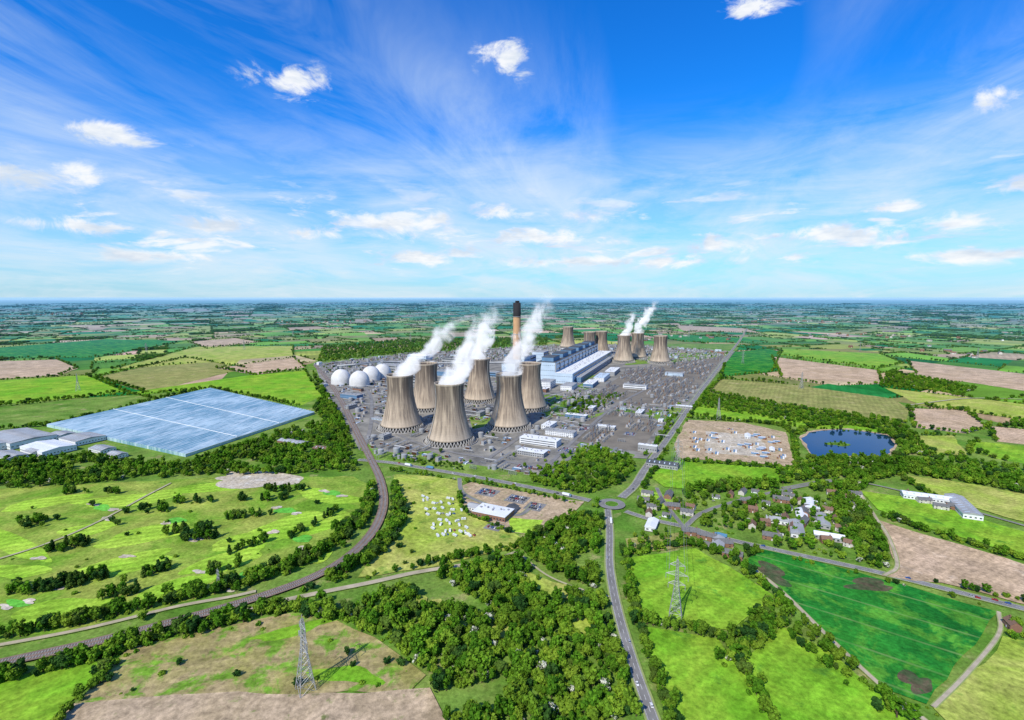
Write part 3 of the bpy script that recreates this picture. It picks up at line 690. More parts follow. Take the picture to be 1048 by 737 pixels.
# ------------------------------------------------------------------ chimney
x,y=G(529,381); e=obj('chimney_stack',None,(x,y,.9))
mb=MB(); mb.cyl(0,0,0,205,16,13.6,40,cap=False); m_=mat('stack_concrete',(.56,.33,.17),(.42,.25,.13),.03); obj('windshield',mb.mesh('windshield',[m_],True),parent=e)
mb=MB(); mb.cyl(0,0,205,50,13.8,13.8,40); obj('dark_top',mb.mesh('dark_top',[M['black']],True),parent=e)
mb=MB(); [mb.cyl(5*math.cos(a),5*math.sin(a),255,7,4,4,16) for a in (0,2.1,4.2)]; obj('flues',mb.mesh('flues',[M['black']]),parent=e)
mb=MB(); [mb.cyl(0,0,z,1.5,15.6,15.6,40) for z in (70,140,204)]; obj('walkways',mb.mesh('walkways',[M['steel']]),parent=e)
# ------------------------------------------------------------------ buildings
A64=math.radians(64)
occ=[]
def building(name,x,y,l,w,h,rot,wall,roof,storeys=2,gable=0,z=.95,strip_w=False,vents=True):
    e=obj(name,None,(x,y,z),rot)
    mb=MB(); mb.box(0,0,0,l,w,h); mb.box(0,0,0,l+.5,w+.5,.8,mi=1); obj('walls',mb.mesh('walls',[M[wall],M['concrete']]),parent=e)
    mb=MB()
    if gable: 
        o_=.6; mb.prism([(-w/2-o_,h+.02),(w/2+o_,h+.02),(0,h+gable)],-l/2-o_,l/2+o_)
        if w>14:
            for i in range(int(l/8)):
                for s_ in (-1,1):
                    x0=-l/2+4+i*8; mb.add([(x0,s_*w*.12,h+gable*(1-.24)+.12),(x0+1.5,s_*w*.12,h+gable*.76+.12),(x0+1.5,s_*w*.4,h+gable*.2+.12),(x0,s_*w*.4,h+gable*.2+.12)],[(0,1,2,3) ],1)
    else:
        mb.box(0,0,h+.01,l+.8,w+.8,.5)
        mb.box(0,0,h+.52,l*.98,w*.96,.1,mi=2)
    obj('roof',mb.mesh('roof',[M[roof],M['lblue'],M[roof]]),parent=e)
    mb=MB(); sh=h/storeys
    for k in range(storeys):
        zz=k*sh+sh*.35
        for s_ in (-1,1):
            if strip_w: mb.box(0,s_*w/2,zz,l*.94,.16,sh*.35)
            else:
                n=max(1,min(24,int(l/4)))
                for i in range(n): mb.box(-l/2+(i+.5)*l/n,s_*w/2,zz,l/n*.5,.16,min(1.6,sh*.4))
            n=max(1,min(10,int(w/5)))
            for i in range(n): mb.box(s_*l/2,-w/2+(i+.5)*w/n,zz,.16,w/n*.45,min(1.6,sh*.4))
    mb.box(l*.3,-w/2,0,3,.24,min(3.5,h*.3),mi=1); obj('windows_and_door',mb.mesh('windows',[M['glass'],M['dgrey']]),parent=e)
    if vents and not gable and l>12:
        mb=MB()
        for i in range(int(l/9)): mb.box(-l/2+5+i*9,R.uniform(-w*.25,w*.25),h+.63,R.uniform(1.5,3.5),R.uniform(1.5,3),R.uniform(1,2.2)); 
        for i in range(int(l/14)): mb.cyl(-l/2+8+i*14,R.uniform(-w*.3,w*.3),h+.63,R.uniform(2,3.5),.6,.6,8,1)
        obj('roof_plant',mb.mesh('roof_plant',[M['steel'],M['grey']]),parent=e)
    occ.append((x,y,max(l,w)/2+4)); return e
a=np.array(G(556,393));bb=np.array(G(606,366)); ax=(bb-a); LL=np.linalg.norm(ax); ax/=LL; pr=np.array([ax[1],-ax[0]]); ra=math.atan2(ax[1],ax[0]); c=(a+bb)/2
def at_(s_,o_): q=a+ax*s_+pr*o_; return q[0],q[1]
e=building('boiler_house',*at_(LL/2,0),LL*.93,62,66,ra,'lblue','dgrey',4,strip_w=True)
mb=MB()
for i in range(6): mb.box(-LL*.46+LL*.155*i+LL*.07,0,66.7,LL*.1,40,13,mi=0); mb.box(-LL*.46+LL*.155*i+LL*.07,0,79.7,LL*.102,42,1,mi=1)
for i in range(13): mb.box(-LL*.46+i*LL*.92/12.5,-32,1,4,3,64,mi=2)
obj('penthouses',mb.mesh('penthouses',[M['blue'],M['dgrey'],M['grey']]),parent=e)
building('turbine_hall',*at_(LL/2,62),LL*.95,58,34,ra,'lblue','white',2,strip_w=True)
building('turbine_annexe',*at_(LL/2-20,101),LL*.8,18,18,ra,'blue','grey',2,strip_w=True)
building('bunker_bay',*at_(LL/2,-42),LL*.9,20,48,ra,'grey','dgrey',3,strip_w=True)
for i in range(6): 
    building('precipitator',*at_(70+i*LL/6.6,-92),60,45,30,ra,'grey','dgrey',2)
for i in range(3):
    building('absorber_building',*at_(150+i*170,-165),70,50,48,ra,'lblue','grey',3,strip_w=True)
building('control_building',*at_(-60,30),60,40,22,ra,'white','grey',4,strip_w=True)
building('workshop',*at_(-60,100),70,34,14,ra,'white','grey',2)
building('workshop',*at_(20,150),90,30,12,ra,'blue','white',2)
building('workshop',*at_(150,160),110,34,14,ra,'white','lblue',2)
building('workshop',*at_(300,170),120,34,14,ra,'grey','white',2)
dm=mat('dome_membrane',(.66,.65,.62),(.5,.49,.46),.05)
for u,v in [(346,395),(365,397),(377,391),(389,388)]:
    x,y=G(u,v); y+=31; e=obj('storage_dome',None,(x,y,.9)); n=40; mb=MB(); vs=[]; pf_=[(31,0),(31,14)]+[(31*math.cos(q),14+34*math.sin(q)) for q in np.linspace(.12,1.52,12)]
    vs=[(r*math.cos(i*2*math.pi/n),r*math.sin(i*2*math.pi/n),z) for r,z in pf_ for i in range(n)]
    mb.add(vs,[(j*n+i,j*n+(i+1)%n,(j+1)*n+(i+1)%n,(j+1)*n+i) for j in range(len(pf_)-1) for i in range(n)]); obj('shell',mb.mesh('dome_shell',[dm],True),parent=e)
    mb=MB(); mb.cyl(0,0,47,5,3,3,12); mb.box(0,0,52,8,8,4); mb.cyl(0,0,0,3,32,32,40); obj('head_house',mb.mesh('head_house',[M['grey']]),parent=e); keepout.append((np.array([(x,y)]),34)); occ.append((x,y,36))
mb=MB(); P=[(*G(346,390),50),(*G(365,391),58),(*G(389,385),52),(*G(440,380),30),(*at_(60,-60),60)]
for i in range(len(P)-1):
    mb.beam(P[i],P[i+1],5); q=(np.array(P[i])+np.array(P[i+1]))/2; mb.beam((q[0],q[1],0),(q[0],q[1],q[2]),2.5)
obj('conveyor_gallery',mb.mesh('conveyor_gallery',[M['grey']]))
for (u,v,l,w,h,wl,rf_,st) in [(553,455,75,26,12,'white','white',3),(574,446,60,22,10,'white','grey',3),(545,466,50,20,8,'grey','white',2),(562,438,40,20,9,'white','white',2),(590,428,50,16,8,'blue','white',2),(420,392,70,40,20,'grey','dgrey',2),(455,385,60,40,18,'blue','grey',2),(400,378,90,50,18,'grey','grey',2),(360,408,60,25,12,'blue','grey',2),(465,372,100,40,24,'grey','dgrey',2),(500,385,80,30,16,'blue','grey',2),(430,368,100,50,20,'lblue','white',2),(560,372,80,50,30,'grey','dgrey',2),(700,418,40,12,6,'grey','white',1),(655,424,40,14,7,'grey','white',1),(650,398,70,20,12,'white','grey',2),(690,385,60,24,12,'lblue','grey',2),(620,440,40,14,8,'grey','white',1)]:
    x,y=G(u,v); building('industrial_building',x,y,l,w,h,A64 if h%2 else A64-math.pi/2,wl,rf_,st,strip_w=l>60)
SW=[GP([(601,430),(628,421),(676,433),(655,463),(622,458),(590,452)]),GP([(604,408),(642,380),(700,372),(742,364),(716,396),(690,416),(655,416)])]
refresh()
P=fill(SITE,44); P=P[R.permutation(len(P))]; nb=0
for x,y in P:
    if inpoly(np.array([[x,y]]),SW[0])[0] or inpoly(np.array([[x,y]]),SW[1])[0]: continue
    if min(math.hypot(x-q[0],y-q[1]) for q in tpos)<68: continue
    q=np.array([x,y])-a; s_=q@ax; o_=q@pr
    if -100<s_<LL+20 and -210<o_<190: continue
    if any(math.hypot(x-ox,y-oy)<rr+14 for ox,oy,rr in occ): continue
    nb+=1
    if nb>110: break
    l=R.uniform(12,34); wl=R.choice(['grey','white','blue','lblue','brick','grey']); building('plant_building',x,y,l,R.uniform(8,16),R.uniform(4,12),A64+R.choice([0,math.pi/2]),wl,R.choice(['grey','dgrey','grey','white']),1 if R.uniform()<.5 else 2)
# small plant equipment + switchyard (instanced)
CE=bpy.data.collections.new('plant_equipment_kit')
mb=MB()
for s_ in (-8,8): 
    for dx,dy in ((-.8,-.8),(.8,-.8),(.8,.8),(-.8,.8)): mb.beam((s_+dx,dy,0),(s_+dx*.4,dy*.4,15),.3)
    for k in range(5): mb.beam((s_-.7,-.7,k*3),(s_+.6,.6,k*3+3),.2); mb.beam((s_+.7,-.7,k*3),(s_-.6,.6,k*3+3),.2)
mb.beam((-8,0,14.6),(8,0,14.6),.5); mb.beam((-8,0,13.4),(8,0,13.4),.3)
for k in (-5,0,5): mb.cyl(k,0,10.5,3,.35,.35,6,1); mb.cyl(k,4,0,6,.4,.3,6,1); mb.beam((k,0,10.5),(k,4,6),.12)
CE.objects.link(bpy.data.objects.new('a_gantry',mb.mesh('gantry',[M['steel'],M['rust']])))
mb=MB(); mb.box(0,0,.41,9,5,5.1); 
for k in range(8): mb.box(-4+k*1.1,3.1,.5,.3,1,4.5,mi=1)
for k in (-2.5,0,2.5): mb.cyl(k,0,5.5,3,.4,.25,8,1)
mb.cyl(0,-3.5,5,1,.1,.1,6); mb.box(0,0,0,12,8,.4,mi=2)
CE.objects.link(bpy.data.objects.new('b_transformer',mb.mesh('transformer',[M['grey'],M['rust'],M['concrete']])))
mb=MB(); 
for k in (-6,-3,0,3,6): mb.cyl(k,0,0,5,.45,.3,6,0); mb.cyl(k,3,0,5,.45,.3,6,0); mb.beam((k,0,5),(k,3,5),.25)
mb.beam((-7,0,5.3),(7,0,5.3),.3); CE.objects.link(bpy.data.objects.new('c_isolators',mb.mesh('isolators',[M['steel']])))
mb=MB(); mb.cyl(0,0,0,8,5,5,24); mb.cyl(0,0,8,1.2,5,1,24); mb.beam((5.2,0,0),(5.2,0,9),.6); mb.cyl(9,3,0,6,2.5,2.5,16)
CE.objects.link(bpy.data.objects.new('d_tank',mb.mesh('tank',[M['grey']])))
mb=MB()
for k in range(4): 
    mb.beam((-12+k*8,-2,0),(-12+k*8,-2,6),.4); mb.beam((-12+k*8,2,0),(-12+k*8,2,6),.4); mb.beam((-12+k*8,-2,6),(-12+k*8,2,6),.4)
for k in (-1.5,-.3,1): mb.beam((-14,k,6.6),(14,k,6.6),.7,1)
CE.objects.link(bpy.data.objects.new('e_pipe_rack',mb.mesh('pipe_rack',[M['steel'],M['grey']])))
mb=MB(); mb.box(0,0,0,12,2.5,2.6); mb.box(.5,3.4,0,12,2.5,2.6,mi=1); mb.box(-5,9,0,6,2.5,2.6,mi=2); mb.box(2,8,0,3,3,1.4,mi=3)
CE.objects.link(bpy.data.objects.new('f_site_containers',mb.mesh('site_containers',[M['white'],M['blue'],M['rust'],M['grey']])))
GE=gn_group(CE)
for q_,sw in enumerate(SW):
    mn=np.min(sw,0);mx=np.max(sw,0); cx,cy=(mn+mx)/2; ca,sa=math.cos(A64),math.sin(A64); P=[];I=[]
    for i in range(-40,41):
        for j in range(-40,41):
            if i%6==5 or (i//6*7+j//5*3)%5==0: continue
            xx=i*19;yy=j*13; p=(cx+xx*ca-yy*sa,cy+xx*sa+yy*ca); P.append(p); I.append([0,2,0,2,1][(j+ (i//3))%5])
    P=np.array(P);I=np.array(I); ok=inpoly(P,sw)&(R.uniform(0,1,len(P))<(.9 if q_==0 else .8)); ok&=clear(P)
    scatter('switchyard_equipment',P[ok],I[ok],np.ones((ok.sum(),3))*R.uniform(.8,1.1,(ok.sum(),1)),rot=np.full(ok.sum(),A64),grp=GE,z=.98)
P=fill(SITE,19); ok=np.ones(len(P),bool)
for sw in SW: ok&=~inpoly(P,sw)|(R.uniform(0,1,len(P))<.06)
for x,y,_ in tpos: ok&=np.hypot(P[:,0]-x,P[:,1]-y)>62
for x,y,r in occ: ok&=np.hypot(P[:,0]-x,P[:,1]-y)>r+(2 if r<60 else -10)
q=P-a; s_=q@ax; o_=q@pr; ok&=~((s_>-30)&(s_<LL)&(o_>-190)&(o_<110))
ok&=R.uniform(0,1,len(P))<.75; P=P[ok]
scatter('plant_equipment',P,R.choice([1,1,2,3,4,4,5],len(P)),np.ones((len(P),3))*R.uniform(.6,1.2,(len(P),1)),rot=A64+R.choice([0,math.pi/2],len(P)),grp=GE,z=.96)
P=fill([(708,440),(795,445),(806,472),(712,466)],20); P=P[R.uniform(0,1,len(P))<.6]; scatter('site_cabins',P,np.full(len(P),5),np.ones((len(P),3))*1.,rot=np.full(len(P),A64)+R.choice([0,1.57],len(P)),grp=GE,z=.6)
P=fill(SITE,30); P=P[R.uniform(0,1,len(P))<.45]; ok=np.ones(len(P),bool)
for sw in SW: ok&=~inpoly(P,sw)
for x,y,_ in tpos: ok&=np.hypot(P[:,0]-x,P[:,1]-y)>62
for x,y,r in occ: ok&=np.hypot(P[:,0]-x,P[:,1]-y)>r
q=P-a; s_=q@ax; o_=q@pr; ok&=~((s_>-30)&(s_<LL)&(o_>-190)&(o_<110)); P=P[ok]
scatter('site_trees',P,R.choice([0,2,6,7,8],len(P)),R.uniform(.4,.9,len(P)),z=.9)
# greenhouse
L_=np.array(G(48,437));T_=np.array(G(215,399));R_=np.array(G(322,424));B_=np.array(G(190,468))
gm,t,b,pos=newmat('greenhouse_glass',.2,.6)
rd=(T_-L_)/np.linalg.norm(T_-L_); s=sep(t,pos)
al=mth(t,'ADD',mth(t,'MULTIPLY',s[0],rd[0]),mth(t,'MULTIPLY',s[1],rd[1])); acx=mth(t,'ADD',mth(t,'MULTIPLY',s[0],rd[1]),mth(t,'MULTIPLY',s[1],-rd[0]))
col=mix(t,mr(t,noise(t,pos,.006,5,.65),.40,.60),(.15,.32,.40),(.48,.63,.67))
st_=noise(t,comb(t,mth(t,'MULTIPLY',al,.008),mth(t,'MULTIPLY',acx,.09),0),1,4,.7); col=mix(t,mr(t,st_,.48,.62,0,.75),col,(.60,.71,.73))
st_=noise(t,comb(t,mth(t,'MULTIPLY',al,.02),mth(t,'MULTIPLY',acx,.2),4.),1,3,.7); col=mix(t,mr(t,st_,.48,.6,0,.65),col,(.11,.24,.30))
t.links.new(col,b.inputs['Base Color'])
nr=52; mb=MB()
for i in range(nr):
    p0=L_+(B_-L_)*i/nr;p1=L_+(B_-L_)*(i+1)/nr;q0=T_+(R_-T_)*i/nr;q1=T_+(R_-T_)*(i+1)/nr
    pm=(p0+p1)/2;qm=(q0+q1)/2
    vs=[(*p0,0),(*p0,5.5),(*pm,7.3),(*p1,5.5),(*p1,0),(*q0,0),(*q0,5.5),(*qm,7.3),(*q1,5.5),(*q1,0)]
    mb.add(vs,[(1,2,7,6),(2,3,8,7),(0,1,2,3,4),(9,8,7,6,5)]+([(0,5,6,1)] if i==0 else [])+([(3,4,9,8)] if i==nr-1 else []))
    mb.beam((*p1,5.7),(*q1,5.7),.7,1)
for f_ in (.33,.66): 
    p=L_+(T_-L_)*f_;q=B_+(R_-B_)*f_; mb.beam((*p,7.4),(*q,7.4),.8,1)
obj('greenhouse',mb.mesh('greenhouse',[gm,M['white']]))
for u,v,l,w,h in [(20,452,120,70,12),(50,462,80,50,10),(85,452,60,50,9),(-30,460,120,70,12),(105,462,40,25,6),(10,470,60,30,8),(120,468,30,20,6),(64,448,40,30,8),(36,466,30,20,8)]:
    x,y=G(u,v); building('warehouse',x,y,l,w,h,math.atan2(*(B_-L_)[::-1]),'white','grey' if l!=80 else 'white',1,gable=3)
# houses
def housep(l,w,h,g,wall,roof):
    mb=MB(); mb.box(0,0,0,l,w,h); mb.add([(-l/2,-w/2,h),(-l/2,w/2,h),(-l/2,0,h+g),(l/2,-w/2,h),(l/2,w/2,h),(l/2,0,h+g)],[(0,2,1),(3,4,5)]); W=mb.mesh('walls',[M[wall]])
    mb=MB(); o_=.4
    for s_ in (-1,1): mb.add([(-l/2-o_,s_*(w/2+o_),h-.2),(l/2+o_,s_*(w/2+o_),h-.2),(l/2+o_,0,h+g+.15),(-l/2-o_,0,h+g+.15)],[(0,1,2,3)])
    mb.box(l*.35,0,h+g*.5,1.2,.9,g*.5+1.4,mi=1); Rf=mb.mesh('roof',[M[roof],M['brick']])
    mb=MB()
    for s_ in (-1,1):
        for zz in ((1,3.6) if h>4 else (1,)):
            for k in (-.32,0,.32):
                if k==0 and zz==1: mb.box(0,s_*w/2,0,1,.12,2.1,mi=1)
                else: mb.box(k*l,s_*w/2,zz,1.5,.12,1.2)
    return [('walls',W),('roof',Rf),('windows_and_doors',mb.mesh('windows',[M['glass'],M['white']]))]
HT=[housep(11,8,5.2,3,'brick','tile'),housep(16,8,5,3,'render','slate'),housep(10,7,2.8,2.8,'white','slate'),housep(20,10,5,3.2,'brick','slate'),housep(12,8,5,3,'render','tile')]
hp=[]
for poly,n in [([(655,522),(700,513),(720,535),(700,540),(665,530)],14),([(770,520),(800,510),(850,520),(870,560),(800,555),(760,545)],22),([(720,510),(800,502),(820,508),(760,518)],8),([(925,503),(1005,525),(1000,532),(925,512)],12),([(700,545),(740,555),(760,560),(750,572),(720,560)],8),([(1020,632),(1045,640),(1045,650),(1020,645)],4),([(655,505),(690,510),(680,522),(655,518)],8),([(840,505),(880,508),(870,520)],5)]:
    W=np.array(GP(poly)); k=0;tr=0
    while k<n and tr<600:
        tr+=1; p=np.array([R.uniform(W[:,0].min(),W[:,0].max()),R.uniform(W[:,1].min(),W[:,1].max())])
        if not inpoly(p[None],W.tolist())[0] or not clear(p[None])[0] or any(math.hypot(*(p-q))<19 for q in hp): continue
        hp.append(p); k+=1; e=obj('brick_house',None,(p[0],p[1],.5),math.radians(R.choice([-20,70,-30,60])+R.normal(0,6)))
        for nm,me in HT[R.randint(0,5)]: obj(nm,me,parent=e)
for u,v,l,w,h,wl,rf_ in [(985,522,70,20,7,'white','grey'),(950,512,60,18,6,'white','white'),(830,520,34,16,6,'grey','white'),(815,545,40,14,6,'white','grey'),(505,528,46,28,7,'brick','white'),(488,522,24,14,5,'white','grey'),(523,524,20,14,5,'grey','dgrey'),(667,540,26,12,5,'white','white'),(735,560,30,12,5,'white','grey'),(765,448,26,10,4,'white','white'),(790,462,20,8,4,'grey','white'),(678,478,50,20,7,'grey','dgrey'),(300,456,60,20,8,'brick','grey'),(330,463,30,18,8,'brick','tile'),(842,536,36,12,5,'grey','grey'),(820,530,30,12,5,'white','white'),(848,552,30,12,5,'grey','white'),(795,535,24,12,5,'white','grey')]:
    x,y=G(u,v); building('farm_building' if u!=505 else 'service_station',x,y,l,w,h,math.radians(R.choice([-25,65])),wl,rf_,1,gable=2.5 if u!=505 else 0,z=.7)
for u,v,n in [(800,329,40),(900,345,16),(60,322,30),(330,330,20),(700,345,14),(960,360,10)]:
    x0,y0=G(u,v)
    for i in range(n):
        e=obj('brick_house',None,(x0+R.normal(0,240),y0+R.normal(0,200),0),R.uniform(0,3),sc=1.6)
        for nm,me in HT[i%5]: obj(nm,me,parent=e)
# ------------------------------------------------------------------ pylons
mb=MB()
def hw(z): return 5.2-(5.2-1.3)*min(z,32)/32 if z<32 else 1.3-(z-32)/20*.7
lv=[0,7,13,18.5,23,27,30,33,36,39,42,45,48,51]
for i in range(len(lv)-1):
    z0,z1=lv[i],lv[i+1]; a0,a1=hw(z0),hw(z1); C=[(-1,-1),(1,-1),(1,1),(-1,1)]
    for j in range(4):
        p,q=C[j],C[(j+1)%4]
        mb.beam((p[0]*a0,p[1]*a0,z0),(p[0]*a1,p[1]*a1,z1),.36)
        mb.beam((p[0]*a0,p[1]*a0,z0),(q[0]*a1,q[1]*a1,z1),.18); mb.beam((q[0]*a0,q[1]*a0,z0),(p[0]*a1,p[1]*a1,z1),.18); mb.beam((p[0]*a1,p[1]*a1,z1),(q[0]*a1,q[1]*a1,z1),.17)
arms=[(30,6.5),(38,8.5),(46,6)]
for z,L in arms:
    for s_ in (-1,1):
        for yy in (-1,1):
            mb.beam((s_*1.2,yy*1.2,z),(s_*L,0,z+.3),.24); mb.beam((s_*1,yy*1,z+3),(s_*L,0,z+.3),.2)
        for k in (.35,.65): mb.beam((s_*L*k,-.8*(1-k),z+.1),(s_*L*k,.8*(1-k),z+2.4*(1-k)),.16)
        mb.cyl(s_*L,0,z-4,4,.25,.25,6)
mb.beam((0,0,51),(0,0,54),.3)
pm=mb.mesh('lattice',[M['steel']])
def wires(p,q,rp,sc):
    mb=MB()
    for z,L in arms:
        for s_ in (-1,1):
            A=np.array([p[0]+s_*L*math.cos(rp)*sc,p[1]+s_*L*math.sin(rp)*sc,(z-4)*sc]); B=np.array([q[0]+s_*L*math.cos(rp)*sc,q[1]+s_*L*math.sin(rp)*sc,(z-4)*sc])
            pts=[A+(B-A)*k/14-np.array([0,0,9*4*(k/14)*(1-k/14)]) for k in range(15)]
            for k in range(14): mb.beam(pts[k],pts[k+1],.09)
    return mb.mesh('power_cables',[M['steel']])
for u,v,r,sc in [(313,707,-50,1.08),(691,634,-20,1.08),(224,604,-35,.42),(693,481,20,1.)]:
    x,y=G(u,v); e=obj('electricity_pylon',None,(x,y,.3),math.radians(r)); obj('lattice_tower',pm,parent=e,sc=sc)
for u,v in [(150,362),(250,358),(420,350),(1000,368),(880,360),(705,345),(820,398),(735,430),(300,345),(760,372),(80,400)]:
    x,y=G(u,v); e=obj('electricity_pylon',None,(x,y,0),R.uniform(0,3)); obj('lattice_tower',pm,parent=e,sc=1.)
obj('power_cables',wires(G(691,634),G(693,481),math.radians(-20),1.08))
# ------------------------------------------------------------------ vehicles
def carmesh(colr,nm):
    pm_=mat(nm,colr,tuple(x*.9 for x in colr),.5,.3,.5); mb=MB()
    prof=[(-2.15,.3),(2.15,.3),(2.2,.75),(1.3,.95),(.6,1.0),(-1.9,1.0),(-2.2,.8)]
    mb.prism(prof,-.88,.88,0); mb.prism([(-1.85,1.01),(.75,1.01),(.2,1.45),(-1.5,1.48)],-.76,.76,1); mb.prism([(-1.35,1.49),(.1,1.46),(.05,1.53),(-1.3,1.55)],-.74,.74,0)
    for x in (-.82,.82):
        for yy in (-1.35,1.35):
            vs=[(x+dx,yy+.33*math.cos(i*.6283),.33+.33*math.sin(i*.6283)) for dx in (-.12,.12) for i in range(10)]
            mb.add(vs,[(i,(i+1)%10,10+(i+1)%10,10+i) for i in range(10)]+[tuple(range(9,-1,-1)),tuple(range(10,20))],2)
    return mb.mesh(nm,[pm_,M['glass'],M['tyre']])
CM=[carmesh(c_,n) for c_,n in [((.75,.75,.75),'white_car'),((.05,.05,.06),'black_car'),((.35,.02,.02),'red_car'),((.04,.1,.3),'blue_car'),((.35,.36,.38),'silver_car')]]
def lorry(colr,nm):
    pm_=mat(nm,colr,colr); mb=MB(); mb.box(0,-2,1.1,2.5,11,2.8); mb.box(0,5.1,.6,2.4,2.2,2.6,mi=1,top=.93); mb.box(0,6.22,1.9,2.1,.06,.9,mi=2); mb.box(0,-1,.8,1,12,.25,mi=3)
    for yy in (5,-1,-5,-6.3):
        for x in (-1.1,1.1): mb.beam((x-.15,yy,.5),(x+.15,yy,.5),1.0,3)
    return mb.mesh(nm,[pm_,M['blue'],M['glass'],M['tyre']])
LO=[lorry((.7,.7,.7),'white_lorry'),lorry((.1,.25,.4),'blue_lorry')]
mb=MB(); mb.prism([(-3,.5),(3,.5),(3.2,1.2),(2.7,2.6),(-2.8,2.6),(-3.1,1.2)],-1.15,1.15,0)
for x in (-1.16,1.16):
    for yy in (-1.7,.2,1.8): mb.box(x,yy,1.3,.06,1.1,.7,mi=1)
mb.box(0,2.97,1.5,1.6,.14,.7,mi=1); mb.beam((-.5,3,.5),(0,4.4,.5),.12,2); mb.beam((.5,3,.5),(0,4.4,.5),.12,2); mb.box(0,0,2.62,.8,.8,.12,mi=1)
for x in (-1,1): mb.beam((x-.1,0,.35),(x+.1,0,.35),.65,2)
CV=mb.mesh('caravan',[M['white'],M['glass'],M['tyre']])
for i in range(8):
    for j in range(5):
        if R.uniform()<.12: continue
        x,y=G(432+i*2.2+j*8.5+R.normal(0,1.6),510+i*5.6+j*.6+R.normal(0,1.2)); obj('caravan',CV,(x,y,.75),R.normal(.6,.4))
        if R.uniform()<.4: obj('parked_car',CM[R.randint(0,5)],(x+5,y+2,.75),R.normal(.6,.4))
for path,z,n in [(main,1.05,12),(south,1.08,7),(north,1.12,14),(east,1.15,10)]:
    for i in range(n):
        k=R.randint(2,len(path)-3); d=path[k+1]-path[k-1]; d/=np.linalg.norm(d); s_=R.choice([-1,1]); nn=np.array([d[1],-d[0]])*s_
        p=path[k]+nn*2.3; rz=math.atan2(d[1]*s_,d[0]*s_)-math.pi/2
        if R.uniform()<.2: obj('lorry',LO[i%2],(p[0],p[1],z),rz)
        else: obj('car',CM[R.randint(0,5)],(p[0],p[1],z),rz)
for (u0,v0,nx,ny,rot) in [(572,462,9,4,A64),(590,440,8,5,A64),(490,505,8,3,A64),(520,512,8,3,A64),(540,520,6,3,A64),(640,445,6,3,A64),(530,478,14,2,A64),(500,540,5,2,A64),(745,440,4,2,A64)]:
    x0,y0=G(u0,v0); ca,sa=math.cos(rot-math.pi/2),math.sin(rot-math.pi/2)
    mb=MB(); mb.box(x0+(nx*1.5-1.5)*ca-(ny*3.5-3.5)*sa,y0+(nx*1.5-1.5)*sa+(ny*3.5-3.5)*ca,0,nx*3+6,ny*7+5,1.01,rot-math.pi/2); obj('car_park',mb.mesh('car_park',[M['asphalt']]))
    for i in range(nx):
        for j in range(ny):
            if R.uniform()<.2: continue
            xx,yy=i*3.,j*7.; obj('parked_car',CM[R.randint(0,5)],(x0+xx*ca-yy*sa,y0+xx*sa+yy*ca,1.02),rot-math.pi/2+(0 if R.uniform()<.5 else math.pi))
# ------------------------------------------------------------------ sun & sky
sd=Vector((-28,-44,50)).normalized(); el=math.asin(sd.z); azs=math.atan2(sd.x,sd.y)
ld=bpy.data.lights.new('sun','SUN'); ld.energy=5; ld.angle=math.radians(.5); ld.color=(1,.94,.83)
lo=bpy.data.objects.new('sun',ld); scene.collection.objects.link(lo); lo.rotation_euler=sd.to_track_quat('Z','Y').to_euler()
w=bpy.data.worlds.new('World'); scene.world=w; w.use_nodes=True; t=w.node_tree; bg=t.nodes['Background']
sk=t.nodes.new('ShaderNodeTexSky'); sk.sky_type='NISHITA'; sk.sun_disc=False; sk.sun_elevation=el; sk.sun_rotation=azs%(2*math.pi); sk.ozone_density=2.; sk.dust_density=.3; sk.air_density=1.
hs=t.nodes.new('ShaderNodeHueSaturation'); hs.inputs['Saturation'].default_value=1.3; hs.inputs['Value'].default_value=1.25; t.links.new(sk.outputs[0],hs.inputs['Color'])
tc=t.nodes.new('ShaderNodeTexCoord'); D=tc.outputs['Generated']; s=sep(t,D)
az=mth(t,'ARCTAN2',s[0],s[1]); elv=mth(t,'ARCSINE',s[2])
zz=mth(t,'ADD',mth(t,'MAXIMUM',s[2],0),.10); px=mth(t,'DIVIDE',s[0],zz); py=mth(t,'DIVIDE',s[1],zz)
al=mth(t,'ADD',mth(t,'MULTIPLY',px,.25),mth(t,'MULTIPLY',py,.97)); ac=mth(t,'SUBTRACT',mth(t,'MULTIPLY',px,.97),mth(t,'MULTIPLY',py,.25))
c1=noise(t,comb(t,mth(t,'MULTIPLY',ac,1.5),mth(t,'MULTIPLY',al,.45),3.3),1,7,.66,.8)
c2=noise(t,comb(t,ac,mth(t,'MULTIPLY',al,.35),2.6),.7,2,.5)
cir=mth(t,'MULTIPLY',mr(t,c1,.40,.74),mr(t,c2,.41,.58))
c3=noise(t,comb(t,mth(t,'MULTIPLY',az,3.),mth(t,'MULTIPLY',elv,12.),1.),1.3,7,.66,.6)
band=mth(t,'MULTIPLY',mr(t,c3,.38,.64),mr(t,elv,.08,.36,.85,0.,True))
c4=noise(t,comb(t,mth(t,'MULTIPLY',az,7.),mth(t,'MULTIPLY',elv,26.),9.),1.2,7,.6,.35)
deck=mth(t,'MULTIPLY',mr(t,c4,.54,.66,0,1,True),mth(t,'MULTIPLY',mr(t,elv,.03,.06),mr(t,elv,.12,.24,.95,0.,True)))
def ae(u,v):
    dy=v-368.5; fw=F*cp-dy*sp; dn=F*sp+dy*cp; x=u-524; return math.atan2(x,fw),math.atan2(-dn,math.hypot(x,fw))
dmin=None; PV=comb(t,az,elv,0.)
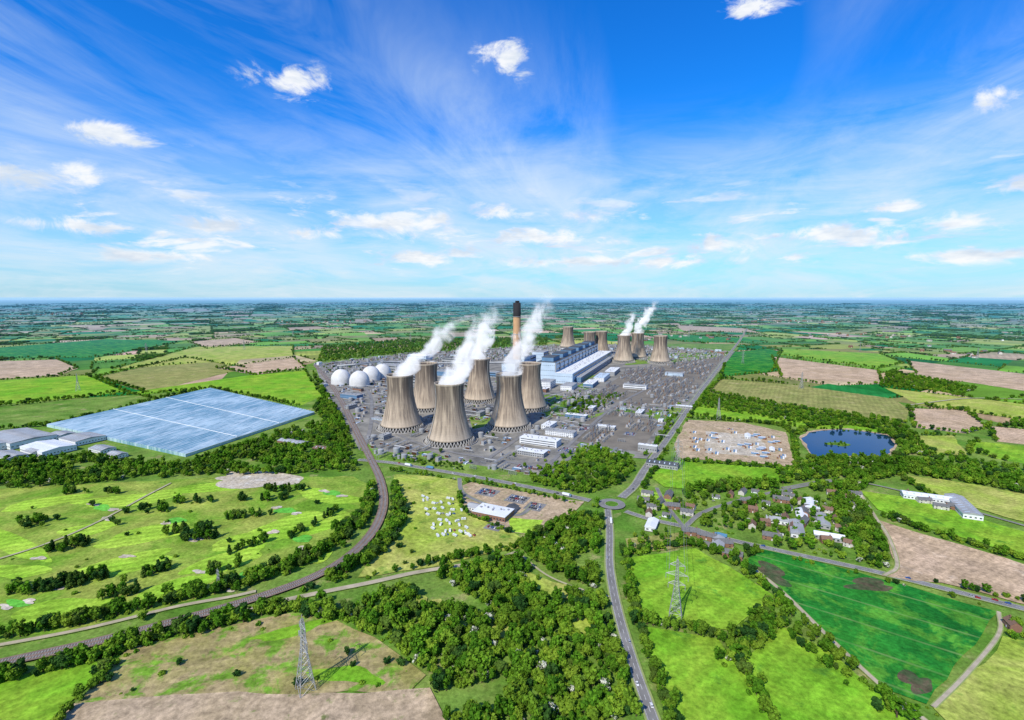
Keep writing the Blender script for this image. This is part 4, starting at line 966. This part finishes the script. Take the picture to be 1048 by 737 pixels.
for u,v,ru,rv in [(516,62,28,20),(298,84,40,19),(130,141,52,11),(38,180,70,18),(226,232,50,12),(308,239,34,9),(415,230,54,15),(552,243,46,10),(620,218,34,9),(868,242,62,13),(1022,95,26,16),(735,250,40,11),(985,228,60,12),(770,5,36,14),(575,268,70,7),(700,268,50,7),(385,229,22,10),(435,264,40,8),(905,213,30,7),(80,232,64,9),(505,216,26,8),(1040,190,34,10),(150,262,60,7),(1000,262,70,7)]:
    a_,e_=ae(u,v); a2,_=ae(u+ru,v); _,e2=ae(u,v-rv); ww=abs(a2-a_); hh=abs(e2-e_)
    n=t.nodes.new('ShaderNodeVectorMath'); n.operation='MULTIPLY_ADD'; t.links.new(PV,n.inputs[0]); n.inputs[1].default_value=(1/ww,1/hh,0); n.inputs[2].default_value=(-a_/ww,-e_/hh,0)
    n2=t.nodes.new('ShaderNodeVectorMath'); n2.operation='LENGTH'; t.links.new(n.outputs[0],n2.inputs[0]); q=n2.outputs['Value']
    dmin=q if dmin is None else mth(t,'MINIMUM',dmin,q)
cn=noise(t,comb(t,mth(t,'MULTIPLY',az,13.),mth(t,'MULTIPLY',elv,22.),0.),1,8,.64,.5)
cu=mth(t,'ADD',mth(t,'SUBTRACT',1.12,dmin),mth(t,'MULTIPLY',mth(t,'SUBTRACT',cn,.5),4.4)); cu=mr(t,cu,.0,.95,0,1,True)
cu=mth(t,'MULTIPLY',cu,mr(t,dmin,.95,1.8,1,0,True))
skc=mix(t,1.,hs.outputs[0],(.2,1.2,2.1),'MULTIPLY')
skc=mix(t,mr(t,elv,0,.30,.72,0),skc,(7.0,9.2,11.2))
skc=mix(t,mth(t,'MULTIPLY',cir,.75),skc,(9.4,10.9,12.))
skc=mix(t,mth(t,'MULTIPLY',band,.8),skc,(9.8,10.9,11.9))
shade=mix(t,mr(t,noise(t,comb(t,mth(t,'MULTIPLY',az,10.),mth(t,'MULTIPLY',elv,30.),5.),1,4,.6),.38,.58),(8.4,9.5,10.9),(12.2,12.4,12.6))
skc=mix(t,mth(t,'MULTIPLY',deck,.9),skc,shade)
skc=mix(t,mth(t,'MULTIPLY',cu,.95),skc,shade)
t.links.new(skc,bg.inputs['Color']); bg.inputs['Strength'].default_value=.08
print('done')
